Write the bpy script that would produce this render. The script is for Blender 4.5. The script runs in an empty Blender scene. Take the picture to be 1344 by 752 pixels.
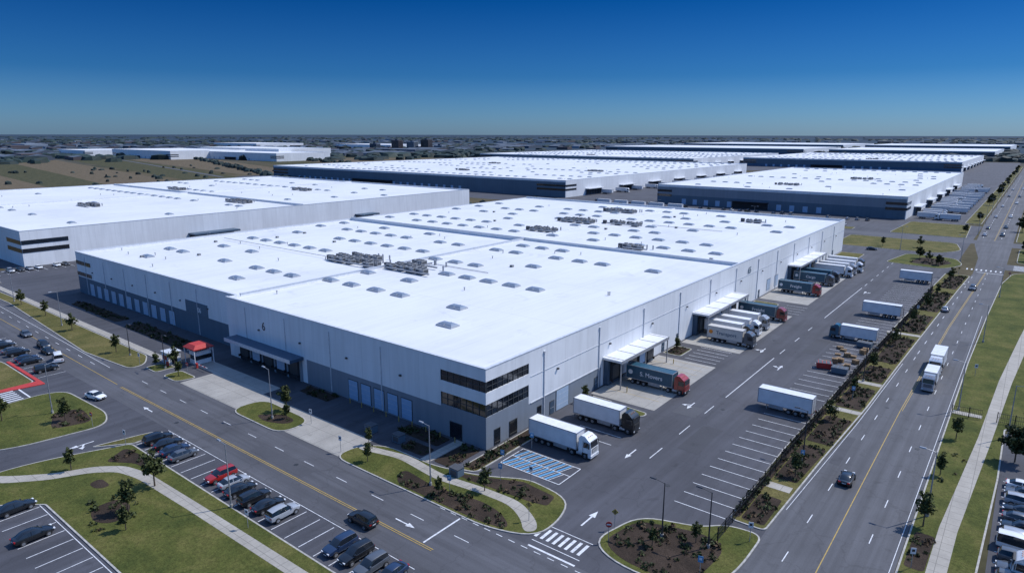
import bpy, math, random
from mathutils import Vector, Matrix
random.seed(7)
S=bpy.context.scene
COL=S.collection
R=random.random
def U(a,b): return a+(b-a)*random.random()

# ---------------------------------------------------------------- materials
def newmat(name,rough=0.8,metal=0.0,spec=0.5):
    m=bpy.data.materials.new(name); m.use_nodes=True
    b=m.node_tree.nodes['Principled BSDF']
    b.inputs['Roughness'].default_value=rough; b.inputs['Metallic'].default_value=metal
    b.inputs['Specular IOR Level'].default_value=spec
    return m,m.node_tree.nodes,m.node_tree.links,b
def c4(c): return (c[0],c[1],c[2],1)
def plain(name,c,rough=0.6,metal=0.0,var=0.12,scale=1.5,spec=0.5,coat=0):
    m,n,l,b=newmat(name,rough,metal,spec)
    if coat: b.inputs['Coat Weight'].default_value=coat; b.inputs['Coat Roughness'].default_value=0.08
    t=n.new('ShaderNodeTexCoord'); nz=n.new('ShaderNodeTexNoise'); nz.inputs['Scale'].default_value=scale; nz.inputs['Detail'].default_value=4
    l.new(t.outputs['Object'],nz.inputs['Vector'])
    r=n.new('ShaderNodeValToRGB'); r.color_ramp.elements[0].position=0.3; r.color_ramp.elements[1].position=0.7
    r.color_ramp.elements[0].color=c4([x*(1-var) for x in c]); r.color_ramp.elements[1].color=c4([min(1,x*(1+var)) for x in c])
    l.new(nz.outputs['Fac'],r.inputs['Fac']); l.new(r.outputs['Color'],b.inputs['Base Color'])
    return m
def pos(n): return n.new('ShaderNodeNewGeometry').outputs['Position']
def noise(n,l,vec,scale,detail=5,rough=0.55,dist=0.0):
    z=n.new('ShaderNodeTexNoise'); z.inputs['Scale'].default_value=scale; z.inputs['Detail'].default_value=detail; z.inputs['Roughness'].default_value=rough; z.inputs['Distortion'].default_value=dist
    l.new(vec,z.inputs['Vector']); return z.outputs['Fac']
def ramp(n,l,fac,stops):
    r=n.new('ShaderNodeValToRGB'); e=r.color_ramp.elements
    while len(e)<len(stops): e.new(0.5)
    for i,(p,c) in enumerate(stops): e[i].position=p; e[i].color=c4(c) if not isinstance(c,(int,float)) else (c,c,c,1)
    l.new(fac,r.inputs['Fac']); return r.outputs['Color']
def mix(n,l,f,a,b,mode='MIX'):
    m=n.new('ShaderNodeMix'); m.data_type='RGBA'; m.blend_type=mode
    for s,v in ((0,f),(6,a),(7,b)):
        if hasattr(v,'links') or hasattr(v,'is_linked'): l.new(v,m.inputs[s])
        elif s==0: m.inputs[0].default_value=v
        else: m.inputs[s].default_value=c4(v)
    return m.outputs[2]
def mth(n,l,op,a,b=None,c=None):
    m=n.new('ShaderNodeMath'); m.operation=op
    for i,v in enumerate((a,b,c)):
        if v is None: continue
        if isinstance(v,(int,float)): m.inputs[i].default_value=v
        else: l.new(v,m.inputs[i])
    return m.outputs[0]
def scalev(n,l,vec,s):
    m=n.new('ShaderNodeMapping'); m.inputs['Scale'].default_value=s; l.new(vec,m.inputs['Vector']); return m.outputs[0]
def bump(n,l,b,h,strength=0.3,dist=0.02):
    bp=n.new('ShaderNodeBump'); bp.inputs['Strength'].default_value=strength; bp.inputs['Distance'].default_value=dist
    l.new(h,bp.inputs['Height']); l.new(bp.outputs[0],b.inputs['Normal'])

def asphalt(name,base,streak=None,crack=0.6):
    m,n,l,b=newmat(name,0.88)
    P=pos(n)
    a=ramp(n,l,noise(n,l,P,0.06,6,0.6),[(0.3,[x*0.78 for x in base]),(0.7,[x*1.22 for x in base])])
    g=ramp(n,l,noise(n,l,P,6,4,0.7),[(0.3,0.86),(0.75,1.12)])
    c=mix(n,l,1.0,a,g,'MULTIPLY')
    st=ramp(n,l,noise(n,l,P,0.45,5,0.6,0.4),[(0.60,1.0),(0.74,0.66)])
    c=mix(n,l,0.8,c,st,'MULTIPLY')
    if streak:
        v=scalev(n,l,P,streak); s=ramp(n,l,noise(n,l,v,1.0,4,0.6),[(0.35,0.82),(0.65,1.16)])
        c=mix(n,l,1.0,c,s,'MULTIPLY')
    vo=n.new('ShaderNodeTexVoronoi'); vo.feature='DISTANCE_TO_EDGE'; vo.inputs['Scale'].default_value=0.09
    nzc=n.new('ShaderNodeTexNoise'); nzc.inputs['Scale'].default_value=0.6; l.new(P,nzc.inputs['Vector'])
    va=n.new('ShaderNodeVectorMath'); va.operation='MULTIPLY_ADD'; l.new(nzc.outputs['Color'],va.inputs[0]); va.inputs[1].default_value=(3,3,0); l.new(P,va.inputs[2])
    l.new(va.outputs[0],vo.inputs['Vector'])
    cr=ramp(n,l,vo.outputs['Distance'],[(0.0,0.68),(0.012,1.0)])
    c=mix(n,l,crack,c,cr,'MULTIPLY')
    l.new(c,b.inputs['Base Color']); bump(n,l,b,noise(n,l,P,9,3,0.7),0.3,0.01)
    return m
def grassm(name,ca,cb,cc,fine=3.0):
    m,n,l,b=newmat(name,0.95,0,0.15)
    P=pos(n)
    a=ramp(n,l,noise(n,l,P,0.16,7,0.66,0.4),[(0.3,ca),(0.5,cb),(0.72,cc)])
    g=ramp(n,l,noise(n,l,P,fine,5,0.75),[(0.3,0.55),(0.7,1.4)])
    c=mix(n,l,1.0,a,g,'MULTIPLY'); l.new(c,b.inputs['Base Color']); bump(n,l,b,noise(n,l,P,5,4,0.8),0.8,0.14)
    return m
def concretem(name,base,joint=3.0,dark=0.72):
    m,n,l,b=newmat(name,0.85)
    P=pos(n)
    a=ramp(n,l,noise(n,l,P,0.2,6,0.65),[(0.3,[x*0.80 for x in base]),(0.7,[x*1.1 for x in base])])
    g=ramp(n,l,noise(n,l,P,4,4,0.7),[(0.3,0.9),(0.7,1.06)])
    c=mix(n,l,1.0,a,g,'MULTIPLY')
    st=ramp(n,l,noise(n,l,P,0.6,5,0.65,0.5),[(0.58,1.0),(0.75,0.7)]); c=mix(n,l,.8,c,st,'MULTIPLY')
    sx=n.new('ShaderNodeSeparateXYZ'); l.new(P,sx.inputs[0])
    for o in (0,1):
        f=mth(n,l,'FRACT',mth(n,l,'DIVIDE',sx.outputs[o],joint)); k=mth(n,l,'LESS_THAN',f,0.05/joint*1.4)
        c=mix(n,l,k,c,[x*dark*0.7 for x in base])
    l.new(c,b.inputs['Base Color']); return m
def wallm(name,base,pitch=7.6,groove=0.80,streak=0.09):
    m,n,l,b=newmat(name,0.6,0,0.35)
    P=pos(n); sx=n.new('ShaderNodeSeparateXYZ'); l.new(P,sx.inputs[0])
    v=scalev(n,l,P,(0.8,0.8,0.06)); s=ramp(n,l,noise(n,l,v,1.0,5,0.6),[(0.35,1-streak),(0.6,1.0)])
    w=ramp(n,l,noise(n,l,P,0.09,4,0.6),[(0.3,0.94),(0.7,1.03)])
    c=mix(n,l,1.0,mix(n,l,1.0,base,s,'MULTIPLY'),w,'MULTIPLY')
    xy=mth(n,l,'ADD',sx.outputs[0],sx.outputs[1]); q=mth(n,l,'DIVIDE',xy,pitch); f=mth(n,l,'FRACT',q); k=mth(n,l,'LESS_THAN',f,0.012)
    wn=n.new('ShaderNodeTexWhiteNoise'); wn.noise_dimensions='1D'; l.new(mth(n,l,'FLOOR',q),wn.inputs['W'])
    pv=n.new('ShaderNodeMapRange'); pv.inputs['To Min'].default_value=.955; pv.inputs['To Max'].default_value=1.02; l.new(wn.outputs['Value'],pv.inputs['Value'])
    c=mix(n,l,1.0,c,pv.outputs[0],'MULTIPLY')
    c=mix(n,l,k,c,[x*groove for x in base])
    fz=mth(n,l,'FRACT',mth(n,l,'DIVIDE',sx.outputs[2],4.6)); kz=mth(n,l,'LESS_THAN',fz,0.012)
    c=mix(n,l,kz,c,[x*(groove+0.07) for x in base])
    l.new(c,b.inputs['Base Color']); return m
def roofm():
    m,n,l,b=newmat('roof_membrane_white',0.6,0,0.2)
    P=pos(n); sx=n.new('ShaderNodeSeparateXYZ'); l.new(P,sx.inputs[0])
    a=ramp(n,l,noise(n,l,P,0.03,6,0.6,0.5),[(0.28,(0.56,0.575,0.59)),(0.5,(0.63,0.64,0.65)),(0.75,(0.67,0.68,0.685))])
    v=scalev(n,l,P,(0.5,0.04,1)); s=ramp(n,l,noise(n,l,v,1.0,5,0.6),[(0.3,0.93),(0.6,1.0)])
    c=mix(n,l,1.0,a,s,'MULTIPLY')
    st=ramp(n,l,noise(n,l,P,0.16,6,0.7,0.6),[(0.58,1.0),(0.76,0.80)])
    c=mix(n,l,1.0,c,st,'MULTIPLY')
    f=mth(n,l,'FRACT',mth(n,l,'DIVIDE',sx.outputs[0],3.1)); k=mth(n,l,'LESS_THAN',f,0.03)
    c=mix(n,l,k,c,mix(n,l,1.0,c,(0.90,0.90,0.91),'MULTIPLY'))
    f=mth(n,l,'FRACT',mth(n,l,'DIVIDE',sx.outputs[1],31.0)); k=mth(n,l,'LESS_THAN',f,0.006)
    c=mix(n,l,k,c,mix(n,l,1.0,c,(0.85,0.85,0.86),'MULTIPLY'))
    l.new(c,b.inputs['Base Color']); return m
def groundm():
    m,n,l,b=newmat('terrain_ground',0.95,0,0.1)
    P=pos(n)
    a=ramp(n,l,noise(n,l,P,0.006,7,0.62,0.4),[(0.3,(0.04,0.045,0.022)),(0.45,(0.075,0.065,0.036)),(0.6,(0.105,0.085,0.052)),(0.8,(0.055,0.055,0.028))])
    g=ramp(n,l,noise(n,l,P,0.25,6,0.7),[(0.3,0.7),(0.7,1.25)])
    c=mix(n,l,1.0,a,g,'MULTIPLY')
    far=ramp(n,l,noise(n,l,P,0.0011,8,0.65),[(0.35,(0.016,0.032,0.052)),(0.5,(0.032,0.052,0.076)),(0.62,(0.056,0.070,0.088)),(0.75,(0.022,0.040,0.062))])  # bluish aerial haze painted into the ground colour, blended in with distance
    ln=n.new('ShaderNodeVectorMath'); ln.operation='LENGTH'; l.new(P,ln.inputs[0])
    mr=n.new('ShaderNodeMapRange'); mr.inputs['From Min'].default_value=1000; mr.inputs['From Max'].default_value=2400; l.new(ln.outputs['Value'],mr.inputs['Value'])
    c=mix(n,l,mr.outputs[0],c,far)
    l.new(c,b.inputs['Base Color']); return m

M={}
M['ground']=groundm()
M['asph']=asphalt('asphalt_yard',(0.056,0.057,0.068),(0.5,0.03,1))
M['road']=asphalt('asphalt_road',(0.080,0.081,0.090),(0.9,0.02,1))
M['roadx']=asphalt('asphalt_road_cross',(0.073,0.074,0.084),(0.02,0.9,1))
M['grass']=grassm('lawn_grass',(0.06,0.066,0.020),(0.105,0.097,0.032),(0.165,0.135,0.055))
M['grassg']=grassm('lawn_grass_green',(0.043,0.057,0.014),(0.080,0.088,0.022),(0.130,0.118,0.038))
M['mulch']=grassm('mulch',(0.024,0.018,0.014),(0.040,0.029,0.022),(0.07,0.05,0.038),5.0)
M['field1']=grassm('dry_field_tan',(0.085,0.070,0.042),(0.115,0.090,0.058),(0.145,0.115,0.075),.4)
M['field2']=grassm('dry_field_olive',(0.035,0.042,0.02),(0.062,0.060,0.03),(0.09,0.08,0.042),.4)
M['conc']=concretem('concrete_paving',(0.31,0.295,0.27),4.0)
M['path']=concretem('concrete_path',(0.34,0.315,0.275),1.8)
M['kerb']=plain('kerb_concrete',(0.34,0.325,0.30),0.85,var=.25)
def wornpaint(name,c,wear):
    m,n,l,b=newmat(name,0.75); P=pos(n)
    k=ramp(n,l,noise(n,l,P,2.2,6,0.75),[(0.47,0.0),(0.64,1.0)]); k2=mth(n,l,'MULTIPLY',k,wear)
    l.new(mix(n,l,k2,c,[x*.35+.05 for x in c]),b.inputs['Base Color']); return m
M['white']=wornpaint('paint_white',(0.62,0.63,0.65),.7)
M['yellow']=wornpaint('paint_yellow',(0.40,0.27,0.06),.8)
M['bluep']=wornpaint('paint_blue',(0.08,0.26,0.46),.4)
M['clean']=plain('clean_white',(0.64,0.65,0.67),0.5,var=.06)
M['redk']=plain('paint_red',(0.40,0.035,0.03),0.7)
M['wall']=wallm('wall_panel_white',(0.76,0.775,0.79))
M['wallg']=wallm('wall_panel_grey',(0.22,0.25,0.29))
M['walld']=wallm('wall_panel_slate',(0.10,0.15,0.20))
M['wallb']=wallm('wall_panel_blue',(0.06,0.125,0.21))
M['roof']=roofm()
M['cop']=plain('coping_metal',(0.56,0.58,0.61),0.4,0.1)
M['glass']=plain('dark_glass',(0.012,0.016,0.022),0.08,0,0.3,0.4,0.8)
M['frame']=plain('window_frame',(0.05,0.055,0.06),0.4)
M['door']=plain('dock_door',(0.27,0.41,0.58),0.5,var=0.05)
M['doorw']=plain('dock_door_white',(0.36,0.46,0.58),0.5,var=0.05)
M['dockd']=plain('dock_seal_black',(0.02,0.022,0.026),0.8)
M['dockb']=plain('dock_canopy_blue',(0.05,0.085,0.13),0.5)
M['sky']=plain('skylight_dome',(0.20,0.24,0.30),0.22,0,0.1,0.8,0.6)
M['curb']=plain('skylight_kerb',(0.40,0.415,0.44),0.5)
M['galv']=plain('galvanised_metal',(0.34,0.35,0.37),0.4,0.35,0.15,2)
M['hvd']=plain('hvac_grille',(0.06,0.065,0.075),0.6)
M['hvl']=plain('hvac_casing',(0.26,0.265,0.27),0.5,0.1,0.15,2)
M['pole']=plain('lamp_pole',(0.33,0.34,0.36),0.4,0.4)
M['poled']=plain('lamp_pole_dark',(0.035,0.035,0.04),0.5)
M['lens']=plain('lamp_lens',(0.6,0.62,0.65),0.2)
M['fence']=plain('fence_black',(0.012,0.012,0.014),0.5)
M['bark']=plain('bark',(0.09,0.065,0.045),0.9,var=0.3,scale=8)
def leaf(name,c):
    m,n,l,b=newmat(name,0.7,0,0.25)
    oi=n.new('ShaderNodeNewGeometry')
    col=ramp(n,l,oi.outputs['Random Per Island'],[(0.0,[x*0.45 for x in c]),(0.5,c),(1.0,(c[0]*1.7,c[1]*1.55,c[2]*1.4))])
    l.new(col,b.inputs['Base Color']); return m
M['leaf']=leaf('tree_leaves',(0.052,0.066,0.020)); M['leafd']=leaf('shrub_leaves',(0.032,0.044,0.015)); M['leafb']=leaf('shrub_leaves_russet',(0.07,0.048,0.028))
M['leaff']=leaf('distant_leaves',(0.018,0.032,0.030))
M['tyre']=plain('tyre_rubber',(0.018,0.018,0.019),0.85)
M['rim']=plain('wheel_rim',(0.35,0.36,0.38),0.3,0.6)
M['chas']=plain('chassis_dark',(0.025,0.026,0.028),0.6)
M['lite']=plain('headlamp',(0.7,0.72,0.75),0.1)
M['tail']=plain('tail_lamp',(0.35,0.01,0.01),0.2)
M['orange']=plain('marker_orange',(0.6,0.2,0.02),0.4)
M['trw']=plain('trailer_white',(0.66,0.67,0.69),0.4,var=0.08,scale=0.8)
M['trg']=plain('trailer_cream',(0.50,0.48,0.45),0.45,var=0.08)
M['trt']=plain('trailer_teal',(0.018,0.075,0.12),0.35,var=0.12)
PAINT={'black':(0.010,0.011,0.013),'white':(0.70,0.71,0.72),'red':(0.30,0.018,0.015),'silver':(0.34,0.36,0.39),'navy':(0.015,0.03,0.07),'grey':(0.09,0.10,0.115),'teal':(0.02,0.09,0.14),'maroon':(0.22,0.02,0.018)}
for k,v in PAINT.items(): M['p_'+k]=plain('car_paint_'+k,v,0.28,0.15 if k in('silver','grey') else 0,0.04,1,0.5,coat=0.6)
M['bw']=plain('town_white_hazed',(0.22,0.26,0.31),0.7); M['bb']=plain('town_brick_hazed',(0.085,0.07,0.075),0.8); M['bg']=plain('town_grey_hazed',(0.07,0.09,0.12),0.8)  # town colours darkened and blued, distance haze baked into the base colour
M['wood']=plain('pallet_wood',(0.26,0.17,0.09),0.8,var=0.3,scale=3)

# ---------------------------------------------------------------- mesh builder
class MB:
    def __init__(s): s.v=[];s.f=[];s.m=[];s.mats=[];s.T=None
    def mi(s,k):
        if k not in s.mats: s.mats.append(k)
        return s.mats.index(k)
    def add(s,vs,fs,k):
        o=len(s.v)
        if s.T: vs=[tuple(s.T@Vector(p)) for p in vs]
        s.v+=vs; i=s.mi(k)
        for f in fs: s.f.append([a+o for a in f]); s.m.append(i)
    def box(s,x0,x1,y0,y1,z0,z1,k,bot=True):
        v=[(x0,y0,z0),(x1,y0,z0),(x1,y1,z0),(x0,y1,z0),(x0,y0,z1),(x1,y0,z1),(x1,y1,z1),(x0,y1,z1)]
        f=[(4,5,6,7),(0,1,5,4),(1,2,6,5),(2,3,7,6),(3,0,4,7)]
        if bot: f.append((3,2,1,0))
        s.add(v,f,k)
    def frus(s,x0,x1,y0,y1,z0,z1,i,k,ktop=None):
        v=[(x0,y0,z0),(x1,y0,z0),(x1,y1,z0),(x0,y1,z0),(x0+i,y0+i,z1),(x1-i,y0+i,z1),(x1-i,y1-i,z1),(x0+i,y1-i,z1)]
        s.add(v,[(0,1,5,4),(1,2,6,5),(2,3,7,6),(3,0,4,7)],k); s.add(v,[(4,5,6,7)],ktop or k)
    def prism(s,poly,z0,z1,kside,ktop):
        n=len(poly); v=[(p[0],p[1],z0) for p in poly]+[(p[0],p[1],z1) for p in poly]
        s.add(v,[(i,(i+1)%n,n+(i+1)%n,n+i) for i in range(n)],kside)
        if ktop: s.add([(p[0],p[1],z1) for p in poly],[tuple(range(n))],ktop)
    def flat(s,poly,z,k): s.add([(p[0],p[1],z) for p in poly],[tuple(range(len(poly)))],k)
    def cyl(s,c,ax,r,h,k,n=12,r2=None):
        r2=r if r2 is None else r2; v=[]
        for t,rr in ((0,r),(h,r2)):
            for i in range(n):
                a=2*math.pi*i/n; ca,sa=math.cos(a)*rr,math.sin(a)*rr
                v.append((c[0]+t,c[1]+ca,c[2]+sa) if ax=='x' else (c[0]+sa,c[1]+t,c[2]+ca) if ax=='y' else (c[0]+ca,c[1]+sa,c[2]+t))
        s.add(v,[(i,(i+1)%n,n+(i+1)%n,n+i) for i in range(n)]+[tuple(range(n-1,-1,-1)),tuple(range(n,2*n))],k)
    def tube(s,p,q,r1,r2,k,n=6):
        p=Vector(p);q=Vector(q);d=(q-p).normalized(); a=d.orthogonal().normalized(); b=d.cross(a); v=[]
        for c,r in ((p,r1),(q,r2)):
            for i in range(n):
                t=2*math.pi*i/n; v.append(tuple(c+a*math.cos(t)*r+b*math.sin(t)*r))
        s.add(v,[(i,(i+1)%n,n+(i+1)%n,n+i) for i in range(n)]+[tuple(range(n,2*n))],k)
    def loft(s,secs,k,kf=None):
        n=len(secs[0]); v=[p for sc in secs for p in sc]
        fs=[]
        for j in range(len(secs)-1):
            for i in range(n): fs.append((j*n+i,j*n+(i+1)%n,(j+1)*n+(i+1)%n,(j+1)*n+i))
        caps=[tuple(range(n-1,-1,-1)),tuple((len(secs)-1)*n+i for i in range(n))]
        for f in fs+caps:
            kk=k
            if kf:
                a,b,c=Vector(v[f[0]]),Vector(v[f[1]]),Vector(v[f[2]]); nn=(b-a).cross(c-a)
                if nn.length<1e-9: nn=(Vector(v[f[2]])-a).cross(Vector(v[f[3]])-a)
                nn.normalize(); kk=kf(nn,(a+b+c)/3) or k
            s.add([v[i] for i in f],[tuple(range(len(f)))],kk)
    def mesh(s,name,smooth=False):
        me=bpy.data.meshes.new(name); me.from_pydata(s.v,[],s.f)
        for k in s.mats: me.materials.append(M[k])
        me.polygons.foreach_set('material_index',s.m)
        if smooth:
            import bmesh
            bm=bmesh.new(); bm.from_mesh(me); bmesh.ops.remove_doubles(bm,verts=bm.verts,dist=1e-4); bmesh.ops.recalc_face_normals(bm,faces=bm.faces); bm.to_mesh(me); bm.free()
            me.polygons.foreach_set('use_smooth',[True]*len(me.polygons)); me.set_sharp_from_angle(angle=math.radians(32))
        me.update(); return me
    def obj(s,name,parent=None,smooth=False): return put(name,s.mesh(name,smooth),parent)
def put(name,me,parent=None,loc=(0,0,0),rz=0,sc=1):
    o=bpy.data.objects.new(name,me); COL.objects.link(o); o.location=loc; o.rotation_euler=(0,0,rz); o.scale=(sc,sc,sc) if not isinstance(sc,tuple) else sc
    if parent: o.parent=parent
    return o
def empty(name,loc=(0,0,0)):
    o=bpy.data.objects.new(name,None); COL.objects.link(o); o.location=loc; o.empty_display_size=1; return o

def dedup(p):
    q=[p[0]]
    for a in p[1:]:
        if math.hypot(a[0]-q[-1][0],a[1]-q[-1][1])>1e-3: q.append(a)
    return q
def rnd(pts,r=2.0,n=5):
    out=[];N=len(pts)
    for i in range(N):
        p=Vector(pts[i][:2]);a=Vector(pts[i-1][:2]);b=Vector(pts[(i+1)%N][:2])
        rr=pts[i][2] if len(pts[i])>2 else r
        da=min(rr,(a-p).length*0.48);db=min(rr,(b-p).length*0.48)
        A=p+(a-p).normalized()*da;B=p+(b-p).normalized()*db
        for j in range(n+1):
            t=j/n; q=A*(1-t)**2+p*2*t*(1-t)+B*t*t; out.append((q.x,q.y))
    return dedup(out)
def area(p): return 0.5*sum(p[i][0]*p[(i+1)%len(p)][1]-p[(i+1)%len(p)][0]*p[i][1] for i in range(len(p)))
def inset(p,d):
    p=dedup(p);N=len(p);out=[]
    for i in range(N):
        a=Vector(p[i-1]);b=Vector(p[i]);c=Vector(p[(i+1)%N])
        e1=(b-a);e2=(c-b)
        if e1.length<1e-6 or e2.length<1e-6: out.append(tuple(b));continue
        e1.normalize();e2.normalize(); n1=Vector((-e1.y,e1.x));n2=Vector((-e2.y,e2.x)); m=(n1+n2)
        if m.length<1e-6: m=n1
        m.normalize(); k=d/max(0.4,m.dot(n1)); out.append((b.x+m.x*k,b.y+m.y*k))
    return out
def inpoly(x,y,p):
    c=False;j=len(p)-1
    for i in range(len(p)):
        if (p[i][1]>y)!=(p[j][1]>y) and x<(p[j][0]-p[i][0])*(y-p[i][1])/(p[j][1]-p[i][1])+p[i][0]: c=not c
        j=i
    return c
def rect(x0,y0,x1,y1): return [(x0,y0),(x1,y0),(x1,y1),(x0,y1)]
def ccw(p): return p if area(p)>0 else p[::-1]

# ---------------------------------------------------------------- terrain & pavements
g=MB()
xs=[-40000,-12000,-5000,-2500,-1200]+[-1000+i*100 for i in range(14)]+[600,1500,5000,20000,40000]
ys=[-3000,-800,-300]+[-200+i*100 for i in range(14)]+[1500,2500,5000,12000,40000]
vs=[(x,y,0) for y in ys for x in xs]; nx=len(xs)
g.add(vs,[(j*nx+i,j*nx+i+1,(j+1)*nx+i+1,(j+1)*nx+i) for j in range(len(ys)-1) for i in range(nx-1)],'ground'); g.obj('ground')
def sheet(name,polys,z,k):
    b=MB()
    for p in polys: b.flat(ccw(p),z,k)
    return b.obj(name)
def tiles(x0,y0,x1,y1,s=60):
    out=[];x=x0
    while x<x1-1e-6:
        y=y0;X=min(x+s,x1)
        while y<y1-1e-6:
            Y=min(y+s,y1); out.append(rect(x,y,X,Y)); y=Y
        x=X
    return out
sheet('asphalt_yard_paving',tiles(-236,-62,43.2,380)+tiles(-236,-100,43.2,-62),0.012,'asph')
sheet('far_yard_paving',tiles(-700,330,-236,850,120)+tiles(-236,380,36,900,120)+tiles(-860,900,34,1480,150)+tiles(-520,0,-236,276,100),0.03,'asph')
sheet('dry_field',[[(-1500,150),(-540,60),(-540,250),(-1500,420)],[(-1600,560),(-720,380),(-720,470),(-1300,640)],[(-1180,780),(-730,560),(-730,820),(-1000,980)],[(-1400,1200),(-900,960),(-900,1100),(-1250,1330)]],0.05,'field1')
sheet('olive_field',[[(-1500,440),(-540,262),(-540,320),(-1500,540)],[(-1400,240),(-560,140),(-560,185),(-1400,320)],[(-1180,660),(-720,490),(-720,545),(-1180,760)],[(-1700,1000),(-1180,800),(-950,1000),(-1500,1180)],[(90,330),(900,330),(900,1400),(110,1400)]],0.07,'field2')
sheet('field_road',[[(-1600,548),(-700,338),(-700,344),(-1600,554)],[(-1400,1190),(-705,850),(-705,858),(-1400,1199)]],0.10,'road')
WK=[(43,-20),(43,16),(44.9,46),(45.8,87),(47,130),(48.5,180),(50,220),(49,260),(45,300),(43,400),(43,1600)]
sheet('avenue_road',[[(43.2,-120),(58,-120),(57.9,-40),(57.6,0),(57.6,16),(43,16)]]+[[WK[i],(57.6+(0 if i<5 else 1.5),WK[i][1]),(57.6+(0 if i<4 else 1.5),WK[i+1][1]),WK[i+1]] for i in range(1,len(WK)-1)],0.022,'road')
sheet('front_road',tiles(-236,-28.2,43.2,-16.2,50)+tiles(57.6,-40,120,-16.2,50),0.018,'roadx')
sheet('cross_street_road',tiles(-236,304,46,318,60)+tiles(59,300,200,316,60)+tiles(59,235,120,249,60),0.026,'roadx')

KERB=MB()
TOPS={k:MB() for k in('grass','grassg','mulch','conc','path')}
def island(poly,k,r=2.0,kerb=0.22,h=0.13):
    p=ccw(rnd(poly,r)); q=inset(p,kerb); n=len(p)
    KERB.prism(p,0.0,h,'kerb',None)
    if len(q)==n:
        for i in range(n):
            a,b=p[i],p[(i+1)%n];c,d=q[(i+1)%n],q[i]
            KERB.add([(a[0],a[1],h),(b[0],b[1],h),(c[0],c[1],h),(d[0],d[1],h)],[(0,1,2,3)],'kerb')
    else: KERB.flat(p,h,'kerb')
    TOPS[k].flat(q,h+0.006,k); return q
SH=[]
def bed(poly,z=0.15,r=1.2,dens=0.45,top=True):
    p=ccw(rnd(poly,r))
    if top: TOPS['mulch'].flat(p,z,'mulch')
    SH.append((p,z,dens))
def top(poly,k,z,r=0.0): TOPS[k].flat(ccw(rnd(poly,r) if r else poly),z,k)

island([(-225,-14,1),(-172,-12.5),(-120,-12.5),(-92,-12.5),(-86,-15.5,3),(-86,-19),(-106,-20.6),(-175,-16.2),(-225,-17)],'grass',1.5)
island([(-228,-10.5,.3),(-80,-10.5,.5),(-80,-12.3,.5),(-228,-12.3,.3)],'path',0.3)
bed([(-160,-5),(-128,-5),(-128,-1.2),(-160,-1.2)],0.05,1.0,0.5)
bed([(-122,-5.5),(-90,-5.5),(-90,-0.8),(-122,-0.8)],0.05,1.0,0.6)
island([(-84,-16.6),(-79,-16.6),(-79,-12),(-84,-13)],'grassg',1.0)
island([(-76,-16.6),(-70,-16.6),(-69,-12.5),(-76,-12.5)],'grassg',1.4)
top(rect(-69,-16.2,-17.2,-9.0),'conc',0.03)
top(rect(-80,-9.0,-50,-5.0),'conc',0.03)
island([(-48,-17.4,3.5),(-31.5,-17.4,3.5),(-31.5,-10.8,3.5),(-47.5,-10.3,3.5)],'grassg',3.0)
bed([(-42,-15.5),(-38,-16.2),(-34,-14.5),(-34,-12.5),(-38,-12.2)],0.15,1.5,0.7)
bed([(-46,-3.6),(-37,-3.6),(-37,-0.6),(-46,-0.6)],0.05,0.5,0.9)
bed([(-17,-4),(-7.2,-4),(-7.2,-0.7),(-17,-0.7)],0.05,0.5,0.9)
island([(-17.6,-16.8,3),(14,-16.8,3),(20.6,-14.5,4),(20.8,-9,4),(18.8,-4.0,4),(11,-3.2,2),(4.5,-7.0,3),(-3,-8.9,2),(-14,-8.9,3),(-17.6,-12,3)],'grassg',2.5)
p=[(-17.2,-11.2),(-8,-9.1),(0,-10.2),(8,-9.2),(14,-9.0),(18.2,-11.2),(19.9,-13.2),(18.6,-14.6),(16.6,-12.4),(13.2,-10.6),(8,-10.8),(0,-11.9),(-9,-10.8),(-16.8,-12.8)]
top(p,'path',0.146,2.0)
bed([(-6,-12.6),(2,-13.6),(10,-12.2),(14,-13.0),(17,-15.2),(13,-16.2),(-4,-16.2)],0.15,2,0.8)
bed([(-1,-9.0),(5,-9.0),(9,-8.6),(15,-8.2),(17.5,-7.6),(17,-5),(11,-4.4),(5,-7.2),(0,-9.0)],0.15,0.6,0.5)
bed([(-4.2,-7.9),(-0.5,-7.9),(-0.5,-.8),(-4.2,-.8)],0.05,0.6,0.9)
bed([(-12,-7.9),(-6.6,-7.9),(-6.6,-5),(-12,-5)],0.05,0.8,0.9)
island([(0.6,-7.6,1),(3.6,-6.6,1),(3.6,15.5,1.0),(0.6,15.5,.3)],'grass',0.8)
bed([(0.9,-6.5),(3.2,-5.8),(3.2,14.8),(0.9,14.8)],0.15,0.5,1.2)
top(rect(-6.3,-8.7,-4.4,-0.2),'path',0.056)
island([(0.6,24.5,.3),(6.5,24.5,1.5),(6.5,30.5,1.5),(0.6,30.5,.3)],'grass',0.8)
bed([(1,25),(4,25),(4,30),(1,30)],0.15,0.5,1)
island([(7.5,25.5,1),(14,27.5,1),(14,29.5,1),(7.5,30,1)],'grassg',0.8)
top(rect(0.5,31.5,14.2,61.5),'conc',0.028)
island([(0.6,63.5,.3),(5,63.5,1),(5,70.5,1),(0.6,70.5,.3)],'grassg',0.8); bed([(1,64),(4.5,64),(4.5,70),(1,70)],0.15,0.5,0.7)
top(rect(0.5,74,15,116),'conc',0.028)
island([(0.6,118.5,.3),(8,118.5,1.5),(8,128,1.5),(0.6,128,.3)],'grass',0.8)
top(rect(0.5,132,15,206),'conc',0.028)
island([(0.6,209,.3),(10,209,1.5),(10,240,1.5),(0.6,240,.3)],'grass',0.8)
island([(26.4,-10.5,3),(31,-13.0,4),(41,-12.5,6),(43.2,-6,5),(43.2,4,2),(38.5,3.5,2),(36,0.8,2),(28.5,-1.8,3)],'grassg',2.5)
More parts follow.
